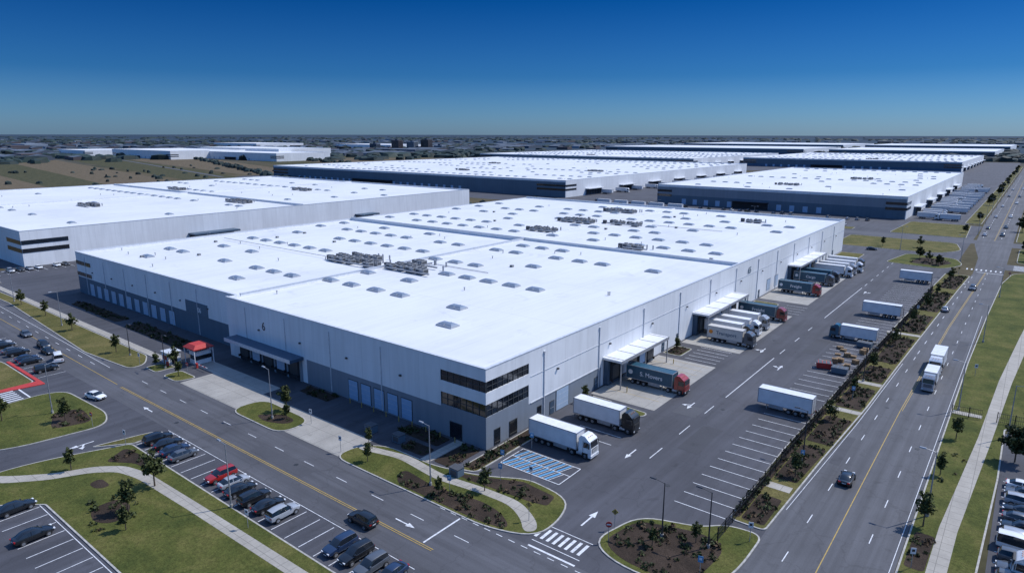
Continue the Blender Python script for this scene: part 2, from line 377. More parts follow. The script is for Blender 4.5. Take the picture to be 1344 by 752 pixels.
bed([(27.6,-9.8),(31.2,-11.8),(38,-11.9),(40,-9),(40.5,-2),(37,-0.4),(29,-3)],0.15,2.0,0.85)
def wk(y):
    for a,b in zip(WK,WK[1:]):
        if a[1]<=y<=b[1]: t=(y-a[1])/(b[1]-a[1]); return a[0]+(b[0]-a[0])*t
    return 43
poly=[(38.2,5,1),(37.8,30),(38.4,58),(38.8,88),(39.5,120),(40.2,150),(41,182),(42,214,2),(wk(214)-.1,214,2)]+[(wk(y)-0.05,y) for y in (182,150,120,88,58,30)]+[(43,5,1)]
island(poly,'grass',0.6)
def stripbed(y0,y1,a=0.35,b=0.8,dens=0.5):
    xa=lambda y: 38.2+ (0 if y<58 else (y-58)*0.022)
    bed([(xa(y0)+(wk(y0)-xa(y0))*a,y0),(xa(y0)+(wk(y0)-xa(y0))*b,y0),(xa(y1)+(wk(y1)-xa(y1))*b,y1),(xa(y1)+(wk(y1)-xa(y1))*a,y1)],0.15,0.6,dens)
for y0,y1 in [(6,14),(20,34),(36,49),(55,68),(73,84),(88,112),(118,140),(146,176),(184,210)]: stripbed(y0,y1,0.26,0.9,0.75)
for y0,y1 in [(6,52),(55,112),(116,178)]: stripbed(y0,y1,0.04,0.22,1.5)
for y in (16.5,52.5,70.5,115): top([(38.8,y),(wk(y)-.3,y),(wk(y)-.3,y+1.8),(38.8,y+1.8)],'path',0.156)
island([(-8,262,3),(34,262,6),(42,276,6),(38,300,5),(-8,300,3)],'grass',2)
island([(20,226,3),(40,222,5),(46,236,6),(42,252,5),(24,254,4)],'grassg',2)
bed([(28,230),(38,228),(42,238),(38,246),(30,246)],0.15,2,0.3)
island([(-236,322,2),(-12,322,2),(-12,332,2),(-236,332,2)],'grass',2)
island([(6,322,3),(40,322,3),(38,380,3),(8,380,3)],'grass',2)
island([(34,390,3),(42,390,2),(41,1300,2),(34,1300,3)],'grass',2)
island([(57.7,-14,2),(61,-14),(64.8,-6),(66,40),(66,62),(130,66),(130,230),(62,232,8),(59.3,205),(58.2,150),(57.6,100)],'grassg',0.8)
island([(62,253,5),(130,253),(130,297),(62,297,5)],'grassg',2)
island([(60,320,3),(90,320),(90,1300),(59.2,1300)],'grass',2)
top([(60.2,-13),(62.2,-13),(62.6,20),(64.4,55),(66.0,90),(68.5,130),(72,180),(78,228),(75.6,228),(69.6,180),(66.2,130),(63.8,90),(62.5,55),(60.6,20)],'path',0.15)
top(rect(57.9,64.5,62.4,66.3),'path',0.156)
bed([(58.2,8),(60.3,8),(60.5,17),(58.3,17)],0.145,0.6,0.8); bed([(58.2,32),(61,32),(61.8,46),(58.3,46)],0.15,0.6,0.15,False)
bed([(70,72),(90,72),(90,120),(72,120)],0.15,3,0.03,False)
island([(-47.5,-34.6,1),(22,-34.6,.5),(22,-50.3,.5),(-14.6,-50.3,.3),(-37.2,-50.3,.3),(-42.2,-54.6,1),(-42,-100,1),(-50,-100,1),(-53.5,-54,6),(-52.5,-46,6)],'grassg',1.5)
island([(-49.5,-30.5,1.6),(-47.6,-29.0,1),(-47.2,-34.3,.3),(-51.6,-40,2)],'grass',0.8)
pth=[(-54,-53.6),(-50,-50.4),(-46.2,-46.4),(-43.6,-41.6),(-40.2,-38.6),(-35,-37.4),(-19.7,-37.0),(22,-36.3)]
pb=[(22,-38.0),(-19.7,-38.7),(-34.6,-39.2),(-39.2,-40.2),(-42,-42.8),(-44.6,-47.6),(-48.4,-51.8),(-51.6,-54.2)]
top(pth+pb,'path',0.146,1.5)
bed([(-46.5,-36),(-40,-35.3),(-34,-35.3),(-34,-36.6),(-40,-37.4),(-44,-40)],0.15,1,0.7)
bed([(-33,-42),(-28,-41.5),(-24,-43.5),(-21.5,-47),(-25,-49.3),(-31,-48.6),(-34,-45.5)],0.152,2.5,0.4,False)
TOPS['mulch'].flat(ccw(rnd([(-31,-43),(-27,-43),(-24.5,-46),(-27,-48),(-31,-47)],1.8)),0.15,'mulch')
TOPS['mulch'].flat(ccw(rnd([(-39,-42.5),(-35.5,-42.5),(-36,-44.2),(-38.6,-44.4)],1)),0.15,'mulch')
island([(-58.5,-34.2,3),(-64,-31.8,3),(-82,-32.4,3),(-84,-36,2),(-82.5,-52,2),(-66,-56,3),(-60.5,-47,3)],'grassg',2)
bed([(-62,-35),(-70,-34),(-72,-38),(-64,-41)],0.15,2,0.7)
island([(-92.5,-34.6,1.5),(-112,-34.6,2),(-130,-38,2),(-130,-60),(-93,-60,2)],'grass',1.5)
for k,b in TOPS.items(): b.obj({'grass':'lawn','grassg':'lawn','mulch':'planting_bed_mulch','conc':'concrete_apron','path':'footpath'}[k])
k=MB(); k.prism(ccw(rnd([(-89.8,-33.6),(-112,-33.6),(-112,-34.3),(-92.8,-34.3),(-92.8,-46),(-92,-46)],0.4)),0,0.15,'redk','redk'); k.obj('red_kerb')
KERB.obj('kerb')

# ---------------------------------------------------------------- markings
mk=MB(); ZM=0.038
def line(x0,y0,x1,y1,w=0.13,k='white',z=ZM):
    d=Vector((x1-x0,y1-y0)); d.normalize(); nx_,ny_=-d.y*w/2,d.x*w/2
    mk.add([(x0-nx_,y0-ny_,z),(x1-nx_,y1-ny_,z),(x1+nx_,y1+ny_,z),(x0+nx_,y0+ny_,z)],[(0,1,2,3)],k)
def dash(x0,y0,x1,y1,on,off,w=0.13,k='white'):
    d=Vector((x1-x0,y1-y0)); L=d.length; d.normalize(); t=0
    while t<L:
        e=min(L,t+on); line(x0+d.x*t,y0+d.y*t,x0+d.x*e,y0+d.y*e,w,k); t+=on+off
def arrow(x,y,ang,s=1.0,turn=0):
    mk.T=Matrix.Translation((x,y,0))@Matrix.Rotation(ang,4,'Z')
    mk.add([(-0.09*s,-1.6*s,ZM),(0.09*s,-1.6*s,ZM),(0.09*s,0.5*s,ZM),(-0.09*s,0.5*s,ZM)],[(0,1,2,3)],'white')
    mk.add([(-0.38*s,0.45*s,ZM+.002),(0.38*s,0.45*s,ZM+.002),(0,1.7*s,ZM+.002)],[(0,1,2)],'white')
    if turn: mk.add([(0.0,-0.5*s,ZM+.003),(turn*0.9*s,0.1*s,ZM+.003),(turn*0.9*s,0.3*s,ZM+.003),(0.0,-0.2*s,ZM+.003)],[(0,1,2,3)],'white'); mk.add([(turn*0.8*s,-0.2*s,ZM+.004),(turn*1.5*s,0.35*s,ZM+.004),(turn*0.75*s,0.6*s,ZM+.004)],[(0,1,2)],'white')
    mk.T=None
y=1.5+3.2
while y<200:
    x1=38.0+(0 if y<58 else (y-58)*0.02)
    if not (50<y<55): line(30.6,y,x1,y,0.13)
    y+=3.2
for y in (14.2,17.6,24.0): line(6.8,y,15,y)
for i in range(6): line(6,63.5+i*2.4,13.5,63.5+i*2.4)
for i in range(9): line(1.5,36+i*3.0,13.0,36+i*3.0,0.1,'yellow')
for i in range(11): line(1.5,78+i*3.6,13.5,78+i*3.6,0.1,'yellow')
for i in range(4): line(10,119+i*3,16,119+i*3)
line(22.3,46,22.3,76,0.16); dash(22.1,14,22.1,44,4.5,6.5,0.14); line(22.6,120,22.8,168,0.16); dash(22.4,80,22.4,116,4,8,.14); dash(22.9,172,23,230,4,6,0.14)
arrow(19,13.5,math.pi,1.15); arrow(25.4,70,0,1.1,-1); arrow(18.5,80,math.pi,1.2,1); arrow(25,161,0,1.2,1); arrow(23.6,-6.5,0,1.3)
arrow(18.6,38,math.pi,1.1,1)
mk.flat(rect(4.2,-1.9,15.6,4.4),ZM-0.006,'asph')
bx0,bx1,by0,by1=4.4,15.4,-1.7,4.2
line(bx0,by0,bx1,by0,0.14);line(bx0,by1,bx1,by1,0.14);line(bx0,by0,bx0,by1,.14,z=ZM+.001);line(bx1,by0,bx1,by1,.14,z=ZM+.001);line(bx0,1.3,bx1,1.3,0.12,z=ZM+.002)
t=bx0+0.4
while t<bx1-1.4:
    line(t,by0+.1,t+0.9,1.2,0.42,'bluep',ZM+.004); line(t+0.1,1.4,t+0.9,by1-.1,0.34,'bluep',ZM+.004); line(t+.55,by0+.1,t+1.45,1.2,0.1,'white',ZM+.006); line(t+.55,1.4,t+1.35,by1-.1,0.1,'white',ZM+.006); t+=1.15
for i in range(8): line(20.2+i*0.92,-11.9+i*0.02,20.2+i*0.92,-14.2,0.42)
line(20.3,-11.2,27.0,-11.2,0.12); line(20.3,-15.0,27.4,-15.0,0.12); line(20.6,-16.2,27.5,-16.2,0.3)
dash(6,-16.9,42,-16.9,1.0,1.0,0.12)
line(-225,-22.4,-78,-24.6,0.13,'yellow'); line(-76,-24.6,12,-24.3,0.13,'yellow'); line(-76,-24.92,12,-24.62,0.1,'yellow')
dash(-225,-19.6,-90,-22.6,2.5,5,.11); dash(-76,-20.6,18,-20.5,2.5,5.5,.11); line(-225,-17.6,-90,-21.3,0.1); line(-48,-28.4,13,-28.4,0.1)
line(10,-24.0,10,-17.2,0.25); arrow(5,-22.5,-math.pi/2,1.1); arrow(-60,-26.5,math.pi/2,1.1)
arrow(-53.5,-40,math.pi,1.2,-1)
for i in range(22): line(-46.5+i*3.0,-34.3,-46.5+i*3.0,-28.9,0.12)
for i in range(6): line(-84.5-i*1.2,-39,-84.5-i*1.2,-42.5,0.5)
line(-91.5,-38,-83.5,-38,.3)
for i in range(14): line(-95-i*3.0,-33.3,-95-i*3.0,-28.2,0.12)
for i in range(10): line(-40.3+i*3.0,-56,-40.3+i*3.0,-50.9,0.12)
line(-41,-50.75,-12,-50.75,0.1)
for i in range(9): line(-40.3+i*3.0,-68,-40.3+i*3.0,-62,0.12)
for i in range(15): line(-230,-8+i*3,-225,-8+i*3)
for a,b in [((50.4,-10),(50.2,60)),((50.2,60),(50.9,130)),((50.9,130),(53.5,225)),((51.5,320),(50,1500))]:
    line(*a,*b,0.12,'yellow')
    if a[1]>50: line(a[0]+.3,a[1],b[0]+.3,b[1],0.1,'yellow')
dash(46.6,0,47.8,100,2.5,8,0.12); dash(47.8,100,50.4,215,3,7,0.13); dash(54.1,0,54.3,225,2.5,8,0.12)
dash(46.5,330,46.4,1000,4,8,0.2); dash(54,330,53.6,1000,4,8,0.2)
line(43.6,12,45.2,50,.08); line(45.2,50,46.2,90,.08); line(57.1,-5,57.2,150,.08)
line(50.9,224,59.2,224,.5)
for i in range(8): line(47.5+i*1.5,228,47.5+i*1.5,231,0.5)
for i in range(8): line(61.5,236.6+i*1.5,65,236.6+i*1.5,0.5)
arrow(48.8,208,0,1.3); arrow(48,196,0,1.3,1)
for i in range(18): line(66.6,-6+i*2.7,71.8,-6+i*2.7,0.12)
mk.obj('road_markings')
sheet('car_park_paving',tiles(66,-20,130,60,40),0.02,'asph')
pt=MB()
M['patch']=asphalt('asphalt_patch',(0.048,0.049,0.057),None,0); M['patch2']=asphalt('asphalt_patch_light',(0.067,0.068,0.077),None,0)
for (x0,y0,x1,y1,kk) in [(24,20,27.5,31,'patch'),(16,60,19,78,'patch2'),(26,84,29.5,98,'patch'),(17,33,21.5,38,'patch2')]: pt.flat(rect(x0,y0,x1,y1),0.024,kk)
M['patch3']=asphalt('road_patch',(0.062,0.063,0.072),None,0)
for (x0,y0,x1,y1) in [(-66,-21.4,-58,-19),(-30,-23.8,-16,-21.5),(44.8,30,46.3,42),(54.6,100,56.6,118),(-4,-27.7,4,-25.6)]: pt.flat(rect(x0,y0,x1,y1),0.030,'patch3')
for (x,y) in [(24,40),(48,60),(55,44),(-20,-22),(-50,-26),(18,90),(28,8),(46,110)]: pt.cyl((x,y,0.02),'z',0.38,0.022,'chas',14)
pt.obj('asphalt_repair_patches')

# ---------------------------------------------------------------- shrubs & trees
def leafq(b,c,s,k,flat=0.0):
    a=Vector((U(-1,1),U(-1,1),U(-1,1)*(1-flat))).normalized(); d=a.orthogonal().normalized(); d.rotate(Matrix.Rotation(U(0,6.28),3,a)); e=a.cross(d)
    c=Vector(c); d=d*s; e=e*s*U(.5,.9)
    b.add([tuple(c-d),tuple(c-e*.9),tuple(c+d),tuple(c+e)],[(0,1,2,3)],k)
shb=MB()
for poly,z,dens in SH:
    A=abs(area(poly)); n=int(A*dens); xs_=[p[0] for p in poly]; ys_=[p[1] for p in poly]
    far=min(ys_)>110
    for _ in range(n):
        x,y=U(min(xs_),max(xs_)),U(min(ys_),max(ys_))
        if not inpoly(x,y,poly): continue
        r=U(0.22,0.62)*(1.15 if dens>1.1 else 1); k='leafd' if R()<.75 else 'leafb'
        for q in range(8 if far else 17):
            t=U(0,6.28);ph=U(0,1); rr=r*U(.5,1.05)
            leafq(shb,(x+rr*math.cos(t)*math.sqrt(1-ph*ph),y+rr*math.sin(t)*math.sqrt(1-ph*ph),z+rr*ph*0.95+.04),r*U(.3,.5)*(1.5 if far else 1),k)
shb.obj('shrub_planting')
def treemesh(name,h,cr,n,seed,k='leaf',clear=0.35,ls=0.2):
    random.seed(seed); b=MB()
    b.tube((0,0,0),(U(-.1,.1),U(-.1,.1),h*.45),h*.020,h*.014,'bark',7); b.tube((0.0,0.0,h*.44),(U(-.2,.2),U(-.2,.2),h*.92),h*.014,h*.004,'bark',6)
    cl=[]
    for i in range(14):
        z0=h*U(clear,.78); a=i*2.4+U(-.4,.4); L=cr*U(.45,.95)*(1-(z0/h-clear)*.8); e=(math.cos(a)*L,math.sin(a)*L,z0+L*U(.3,.75))
        b.tube((0,0,z0),e,h*.008,h*.003,'bark',5); cl.append((e,cr*U(.26,.42))); m=[(e[j]*.5+(0,0,z0)[j]*.5) for j in range(3)]; cl.append((m,cr*U(.25,.4)))
    for zz,rr in((.88,.32),(.76,.42),(.62,.5),(.5,.42)): cl.append(((U(-.2,.2),U(-.2,.2),h*zz),cr*rr))
    for i in range(n):
        c,r=random.choice(cl); v=Vector((random.gauss(0,1),random.gauss(0,1),random.gauss(0,.9))); v=v.normalized()*r*U(.2,1.05)
        leafq(b,(c[0]+v.x,c[1]+v.y,c[2]+v.z),ls*U(.7,1.3),k)
    return b.mesh(name)
TM=[treemesh('young_tree_a',5.2,1.35,800,11,'leaf',.32),treemesh('young_tree_b',4.7,1.2,650,12,'leaf',.32),treemesh('young_tree_c',5.6,1.6,1100,13,'leaf',.3),treemesh('broad_tree',6.2,2.5,2000,14,'leafd',.2,.28)]
random.seed(5)
def tree(x,y,i,s=1.0,name='young_tree'): put(name,TM[i],None,(x,y,0.1),U(0,6.28),s)
for x,y,i,s in [(-30.4,-38.6,2,1.1),(-45.1,-44.3,1,.85),(-39.2,-10.9,0,1),(8.1,-9.9,2,.72),(58.9,18.9,0,1),(67.7,48.2,3,.95),(-16.5,-10.5,1,.7),(-26,-44,0,1),(-22,-46,1,.8),(4,-15,1,.7),(2,27,1,.8),(2.5,67,1,.8),(42,22,0,.8),(41,47,2,.75),(41.5,64,1,.8),(42,80,0,.9),(42.5,104,2,.8),(43,128,0,.9),(43.5,150,2,.9),(44,172,1,.9),(45,200,2,.9),(-100,-16,0,.9),(-128,-15.5,2,.9),(-150,-14.5,0,.9),(-170,-14.5,2,.9),(-195,-15,2,1),(-215,-15,3,.9),(-80,-12,2,.85),(-82,-15,1,.8),(-73,-14.5,0,.7),(-66,-38,0,.9),(-75,-45,2,.9),(71,75,3,.8),(77,95,3,.9),(74,118,3,1),(80,140,3,1.2),(75,165,3,1),(83,185,3,1.2),(80,210,3,1.1),(66,262,3,1),(72,280,3,1.1),(64,290,3,.9),(12,268,0,.9),(26,275,2,1),(34,236,2,.9),(30,243,3,.8),(38,230,3,.7),(33,-7,1,.6),(37,-3,0,.6),(28,-43,2,.8),(-12,-14.5,0,.65),(-36,-13,1,.7),(59,36,1,.8),(59.6,52,0,.8)]:
    tree(x,y,i,s,'broadleaf_tree' if i==3 else 'young_tree')
for y in range(335,1200,26):
    for x in (38+U(-1,2),62+U(-1,3),74+U(-4,8)):
        if R()<.6: tree(x,y+U(-10,10),3,U(.7,1.25),'broadleaf_tree')
for x in range(-230,-10,17): tree(x+U(-5,5),327+U(-3,3),3,U(.6,1.0),'broadleaf_tree')
random.seed(9); fm=MB()
def blob(b,x,y,rx,h,k):
    n=7; base=[];mid=[];a0=U(0,6)
    for i in range(n):
        a=a0+i*2*math.pi/n; rr=rx*U(.7,1.15); base.append((x+math.cos(a)*rr,y+math.sin(a)*rr,0)); rr*=U(.6,.95); mid.append((x+math.cos(a)*rr,y+math.sin(a)*rr,h*U(.5,.9)))
    v=base+mid+[(x+U(-.2,.2)*rx,y,h)]
    b.add(v,[(i,(i+1)%n,n+(i+1)%n,n+i) for i in range(n)],k); b.add(v,[(n+i,n+(i+1)%n,2*n) for i in range(n)],k)
for i in range(5600):
    az=math.radians(U(-84,8)); r=1350*math.exp(U(0,2.2))
    if math.sin(az*9+r*.0012)+math.sin(r*.004+az*5)*.8+U(-.9,.9)<0.0: continue
    x,y=r*math.sin(az)+60,r*math.cos(az)-70
    if -900<x<60 and y<1500: continue
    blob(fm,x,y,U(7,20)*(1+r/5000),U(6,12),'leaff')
for i in range(420):
    t=R(); x,y=(-520-1300*t,334+U(-7,7)+470*t) if R()<.35 else (-560-1300*t,560+420*t+U(-12,12))
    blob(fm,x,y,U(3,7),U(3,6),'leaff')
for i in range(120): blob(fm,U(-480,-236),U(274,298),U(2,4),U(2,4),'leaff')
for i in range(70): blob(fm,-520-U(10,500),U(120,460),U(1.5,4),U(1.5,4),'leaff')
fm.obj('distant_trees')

# ---------------------------------------------------------------- buildings
def doorpanel(b,x0,x1,y,z0,z1,axis,sgn,k):
    def bx(a0,a1,d,zz0,zz1,kk):
        if axis=='y': b.box(a0,a1,y-d,y,zz0,zz1,kk)
        else: b.box(y,y+d,a0,a1,zz0,zz1,kk)
    bx(x0-.15,x1+.15,0.05,z0,z1+.15,'frame'); bx(x0,x1,0.08,z0+.01,z1,k)
    n=max(2,int((z1-z0)/.8))
    for i in range(1,n): bx(x0+.01,x1-.01,0.095,z0+(z1-z0)*i/n-.02,z0+(z1-z0)*i/n+.02,'cop')
def skylight(b,x,y,z,sx=2.1,sy=1.25):
    b.box(x-sx,x+sx,y-sy,y+sy,z,z+.30,'curb',False)
    b.frus(x-sx+.08,x+sx-.08,y-sy+.08,y+sy-.08,z+.302,z+.55,.35,'sky','curb'); b.frus(x-sx+.43,x+sx-.43,y-sy+.43,y+sy-.43,z+.555,z+.72,.35,'sky')
    b.box(x-.03,x+.03,y-sy+.1,y+sy-.1,z+.31,z+.60,'curb')
def hvac(b,x,y,z,s=1.0):
    w,d,h=1.5*s,1.0*s,1.3*s
    b.box(x-w,x+w,y-d,y+d,z+.3,z+.3+h,'hvl'); b.box(x-w*.9,x+w*.9,y-d*.9,y+d*.9,z,z+.3,'hvd',False)
    b.box(x-w*.85,x-w*.1,y-d-.03,y-d,z+.5,z+h,'hvd'); b.box(x+w,x+w+.03,y-d*.8,y+d*.8,z+.5,z+h,'hvd'); b.box(x+w*.15,x+w*.9,y-d-.02,y-d,z+.45,z+.2+h,'galv')
    for q in (-.5,.5): b.cyl((x+q*w,y,z+.3+h),'z',d*.55,.18,'hvd',10); b.cyl((x+q*w,y,z+.48+h),'z',d*.2,.04,'hvl',8)
def cluster(b,x,y,z,nx_,ny_):
    for i in range(nx_):
        for j in range(ny_):
            if R()<.88: hvac(b,x+i*3.9+U(-.3,.3),y+j*3.2+U(-.2,.2),z,U(.75,1.15))
    b.box(x-1,x+nx_*3.9,y-1.5,y-1.1,z+.5,z+.9,'galv'); b.box(x+1,x+1.5,y-1.4,y+ny_*3.2,z+.35,z+.75,'galv')
    for i in range(3): b.cyl((x+U(0,nx_*3.8),y+ny_*3.2+.5,z),'z',.25,1.4,'galv',8)
    b.box(x-3.6,x-2.1,y,y+1.0,z+.1,z+1.5,'hvd')

def warehouse(name,x0,x1,y0,y1,h,lower='walld',seed=1,lowh=4.6,hv=None,ppt=0.7,upper='wall',side='wall',sky=True):
    random.seed(seed)
    E=empty(name,((x0+x1)/2,(y0+y1)/2,0)); off=Matrix.Translation((-(x0+x1)/2,-(y0+y1)/2,0))
    def mk_():
        b=MB(); b.T=off; return b
    w=mk_(); t=.45
    w.box(x0,x1-t,y0,y0+t,lowh,h,upper,False); w.box(x0,x1-t,y0,y0+t,0,lowh,lower,False)
    w.box(x1-t,x1,y0,y1-t,0,h,side,False)
    w.box(x0,x1,y1-t,y1,0,h,'wall',False); w.box(x0,x0+t,y0+t,y1-t,0,h,'wall',False)
    w.box(x0+t,x1-t,y0-.04,y0,h-1.6,h-.1,'wall')
    w.obj('walls',E)
    c=mk_(); e=.06
    c.box(x0-e,x1+e,y0-e,y0+t+e,h,h+.12,'cop'); c.box(x0-e,x1+e,y1-t-e,y1+e,h,h+.12,'cop'); c.box(x1-t-e,x1+e,y0+t+e,y1-t-e,h,h+.12,'cop'); c.box(x0-e,x0+t+e,y0+t+e,y1-t-e,h,h+.12,'cop'); c.obj('coping',E)
    r=mk_(); zr=h-ppt
    for q in tiles(x0+t,y0+t,x1-t,y1-t,60): r.flat(q,zr,'roof')
    r.obj('roof',E)
    if sky:
        s=mk_(); yy=y0+24
        while yy<y1-12:
            xx=x0+14+U(0,8); run=R()<.5
            while xx<x1-10:
                if R()<.06: run=not run
                if run or R()<.15: skylight(s,xx+U(-.5,.5),yy,zr)
                xx+=9.5
            yy+=U(24,44)
        s.obj('skylights',E)
    if hv:
        a=mk_()
        for (X,Y,nx_,ny_) in hv: cluster(a,X,Y,zr,nx_,ny_)
        for i in range(26):
            X,Y=U(x0+8,x1-8),U(y0+8,y1-8); a.cyl((X,Y,zr),'z',.18,.7,'galv',8); a.cyl((X,Y,zr+.7),'z',.3,.12,'galv',8)
        a.obj('rooftop_units',E)
    return E,mk_

random.seed(3)
H=13.8; ZR=H-.75
E=empty('main_warehouse',(0,0,0))
w=MB()
t=.45
w.box(-77.7,-10,0,t,5.2,H,'wall',False); w.box(-77.7,-48,0,t,0,5.2,'wall',False); w.box(-48,-10,0,t,0,5.2,'wallg',False)
for z0,z1,k in [(0,5.6,'wallg'),(7.8,9.8,'wall'),(11.7,H,'wall')]:
    w.box(-10,0,0,t,z0,z1,k,True); w.box(-t,0,t,11.5,z0,z1,k,True)
w.box(-t,0,11.5,36,0,4.2,'wallg',False); w.box(-t,0,11.5,36,4.2,H,'wall',False); w.box(-t,0,36,244,0,H,'wall',False)
w.box(-77.7,-77.7+t,t,3.2,0,H,'wall',False)
HL=13.3
w.box(-175,-77.7,3.2,3.65,5.4,HL,'wall',False); w.box(-175,-77.7,3.2,3.65,0,5.4,'walld',False); w.box(-104,-93,3.05,3.2,5.4,8.6,'walld'); w.box(-175,-175+t,3.65,244,0,HL,'wall',False)
w.box(-175,-t,244-t,244,0,H,'wall',False)
w.box(-78.15,-77.7,3.65,113,HL-2,H,'wall',False); w.box(-175+t,-t,113,113.45,H-2,H+.15,'wall',False); w.box(-80,-79.6,113.45,243.5,H-2,H-.35,'wall',False)
w.obj('walls',E)
c=MB()
for q in [(-77.8,.06,-.06,.5),(-78.25,-77.6,3.65,113),(-.5,.06,.5,244.1),(-175.1,-.5,243.5,244.1)]:
    c.box(*q,H,H+.12,'cop')
c.box(-175.1,-78.3,3.1,3.75,HL,HL+.12,'cop'); c.box(-175.1,-174.5,3.8,243.5,HL,HL+.12,'cop'); c.box(-174.5,-.55,112.9,113.55,H+.15,H+.24,'cop')
c.box(0,.09,12,36,4.15,4.32,'cop'); c.box(0,.07,12,244,9.1,9.2,'cop')
c.obj('coping',E)
r=MB()
for q in tiles(-77.7,.45,-.45,113,40): r.flat(q,ZR,'roof')
for q in tiles(-174.55,3.65,-78.15,113,40): r.flat(q,HL-.7,'roof')
for q in tiles(-174.55,113.45,-.45,243.5,40): r.flat(q,ZR-.05,'roof')
r.obj('roof',E)
gl=MB()
for z0,z1 in ((5.6,7.8),(9.8,11.7)):
    gl.box(-9.9,-.12,.12,.2,z0,z1,'glass'); gl.box(-.2,-.12,.2,11.4,z0,z1,'glass')
    for i in range(8): gl.box(-9.9+i*1.4-.05,-9.9+i*1.4+.05,.03,.12,z0,z1,'frame')
    for i in range(9): gl.box(-.12,-.03,.3+i*1.38-.05,.3+i*1.38+.05,z0,z1,'frame')
    gl.box(-9.9,-.13,.05,.12,(z0+z1)/2-.04,(z0+z1)/2+.04,'frame'); gl.box(-.12,-.05,.2,11.4,(z0+z1)/2-.04,(z0+z1)/2+.04,'frame')
for y0_,y1_ in ((2,3.6),(6,8.2),(14,15.3)): gl.box(0,.07,y0_,y1_,.1,2.9,'frame'); gl.box(.07,.1,y0_+.1,y1_-.1,.2,2.8,'glass')
gl.box(-8,-5.2,-.07,0,.1,3,'frame'); gl.box(-7.9,-5.3,-.1,-.07,.2,2.9,'glass')
for z0,z1 in ((5.8,7.0),(9.4,10.6)):
    gl.box(-174.8,-164,3.1,3.2,z0,z1,'glass')
    for i in range(8): gl.box(-174.8+i*1.5,-174.7+i*1.5,3.05,3.1,z0,z1,'frame')
gl.obj('windows',E)
d=MB()
for i in range(5): doorpanel(d,-34.6+i*3.7,-32.0+i*3.7,0,0.3,4.1,'y',-1,'door')
for i in range(11): doorpanel(d,-166+i*5.2,-163+i*5.2,3.2,0.3,4.0,'y',-1,'doorw')
for i in range(5):
    x=-73+i*4.7; d.box(x,x+3.9,-.35,0,.2,4.6,'dockd'); d.box(x+.5,x+3.4,-.4,-.35,1.1,3.9,'doorw' if i in(1,3) else 'frame')
    d.box(x+.1,x+.45,-.9,-.35,.9,1.4,'dockd'); d.box(x+3.4,x+3.75,-.9,-.35,.9,1.4,'dockd')
    d.box(x+3.95,x+4.6,-.3,0,0,4.7,'wallg')
d.box(-74.3,-49,-3.2,0,4.85,5.5,'dockb'); d.box(-74.2,-49.1,-3.25,-3.2,4.8,5.6,'cop')
def sidedock(d,y0,y1,n,kk):
    d.box(0,4.4,y0-1,y1+1,5.6,6.0,'cop'); d.box(.0,4.3,y0-.9,y1+.9,6.0,6.05,'clean'); d.box(4.4,4.48,y0-1,y1+1,5.45,6.12,'galv')
    for i in range(5): d.box(.1,4.3,y0+(y1-y0)*i/4-.05,y0+(y1-y0)*i/4+.05,6.05,6.12,'galv')
    d.box(0,1.1,y0-.5,y1+.5,.15,5.5,kk)
    p=(y1-y0)/n
    for i in range(n):
        a=y0+i*p; d.box(1.1,1.5,a+.25,a+p-.25,.9,4.8,'dockd'); d.box(1.5,1.55,a+.7,a+p-.7,1.2,4.1,'door' if i%2 else 'frame'); d.box(1.5,1.8,a+.3,a+.6,.7,1.2,'tyre'); d.box(1.5,1.8,a+p-.6,a+p-.3,.7,1.2,'tyre')
    for a in (y0-.8,(y0+y1)/2,y1+.8): d.box(4.1,4.3,a-.1,a+.1,0,5.6,'galv')
sidedock(d,37.5,57,5,'dockb'); sidedock(d,82,109,7,'dockb'); sidedock(d,163,196,8,'dockb')
for y in (18,33.5,64,72,120,132,210,226): doorpanel(d,y,y+1.2,0.0,0.1,2.4,'x',1,'dockb')
for y in (140,148): doorpanel(d,y,y+3.4,0.0,0.9,4.4,'x',1,'doorw')
doorpanel(d,20,24,0.0,.1,4.0,'x',1,'doorw')
d.obj('doors',E)
s=MB()
rows=[]
for yy,xa,xb,st,pr in [(27.6,-76,-60,8.4,1),(27.6,-58,-46,8.0,1),(40,-76,-60,8,.7),(52,-58,-26,7.4,.95),(66,-76,-58,8,1),(75,-54,-40,8,.8),(90,-72,-30,8,.75),(102,-70,-48,8,.9),(90,-22,-16,6,.8),(73,-22,-16,7,.8)]:
    x=xa
    while x<=xb:
        if R()<pr: rows.append((x+U(-.3,.3),yy,ZR))
        x+=st
rows+=[(-23.6,16.2,ZR),(-31.5,27.5,ZR)]
for yy,pr in [(15,.4),(26,.45),(40,.3),(56,.6),(75,.75),(92,.75),(104,.3)]:
    x=-168
    while x<-86:
        if R()<pr and not(-104<x<-78 and 43<yy<64): rows.append((x,yy,HL-.7))
        x+=8.6
for yy,pr in [(128,.7),(143,.7),(158,.3),(173,.6),(190,.65),(207,.5),(226,.55)]:
    x=-166
    while x<-12:
        if R()<pr and not(-98<x<-58 and 162<yy<182) and not(-92<x<-76 and 130<yy<145): rows.append((x,yy+U(-.3,.3),ZR-.05))
        x+=9.0
for q in rows: skylight(s,*q)
s.obj('skylights',E)
a=MB()
cluster(a,-100,47,HL-.7,5,2); cluster(a,-98,55,HL-.7,3,1); cluster(a,-75,48,ZR,4,2); cluster(a,-72,56,ZR,2,1); cluster(a,-96,166,ZR-.05,4,2); cluster(a,-76,171,ZR-.05,4,2); cluster(a,-90,135,ZR-.05,3,2); cluster(a,-32,214,ZR-.05,2,1); cluster(a,-40,120,ZR-.05,2,1); cluster(a,-100,212,ZR-.05,4,2)
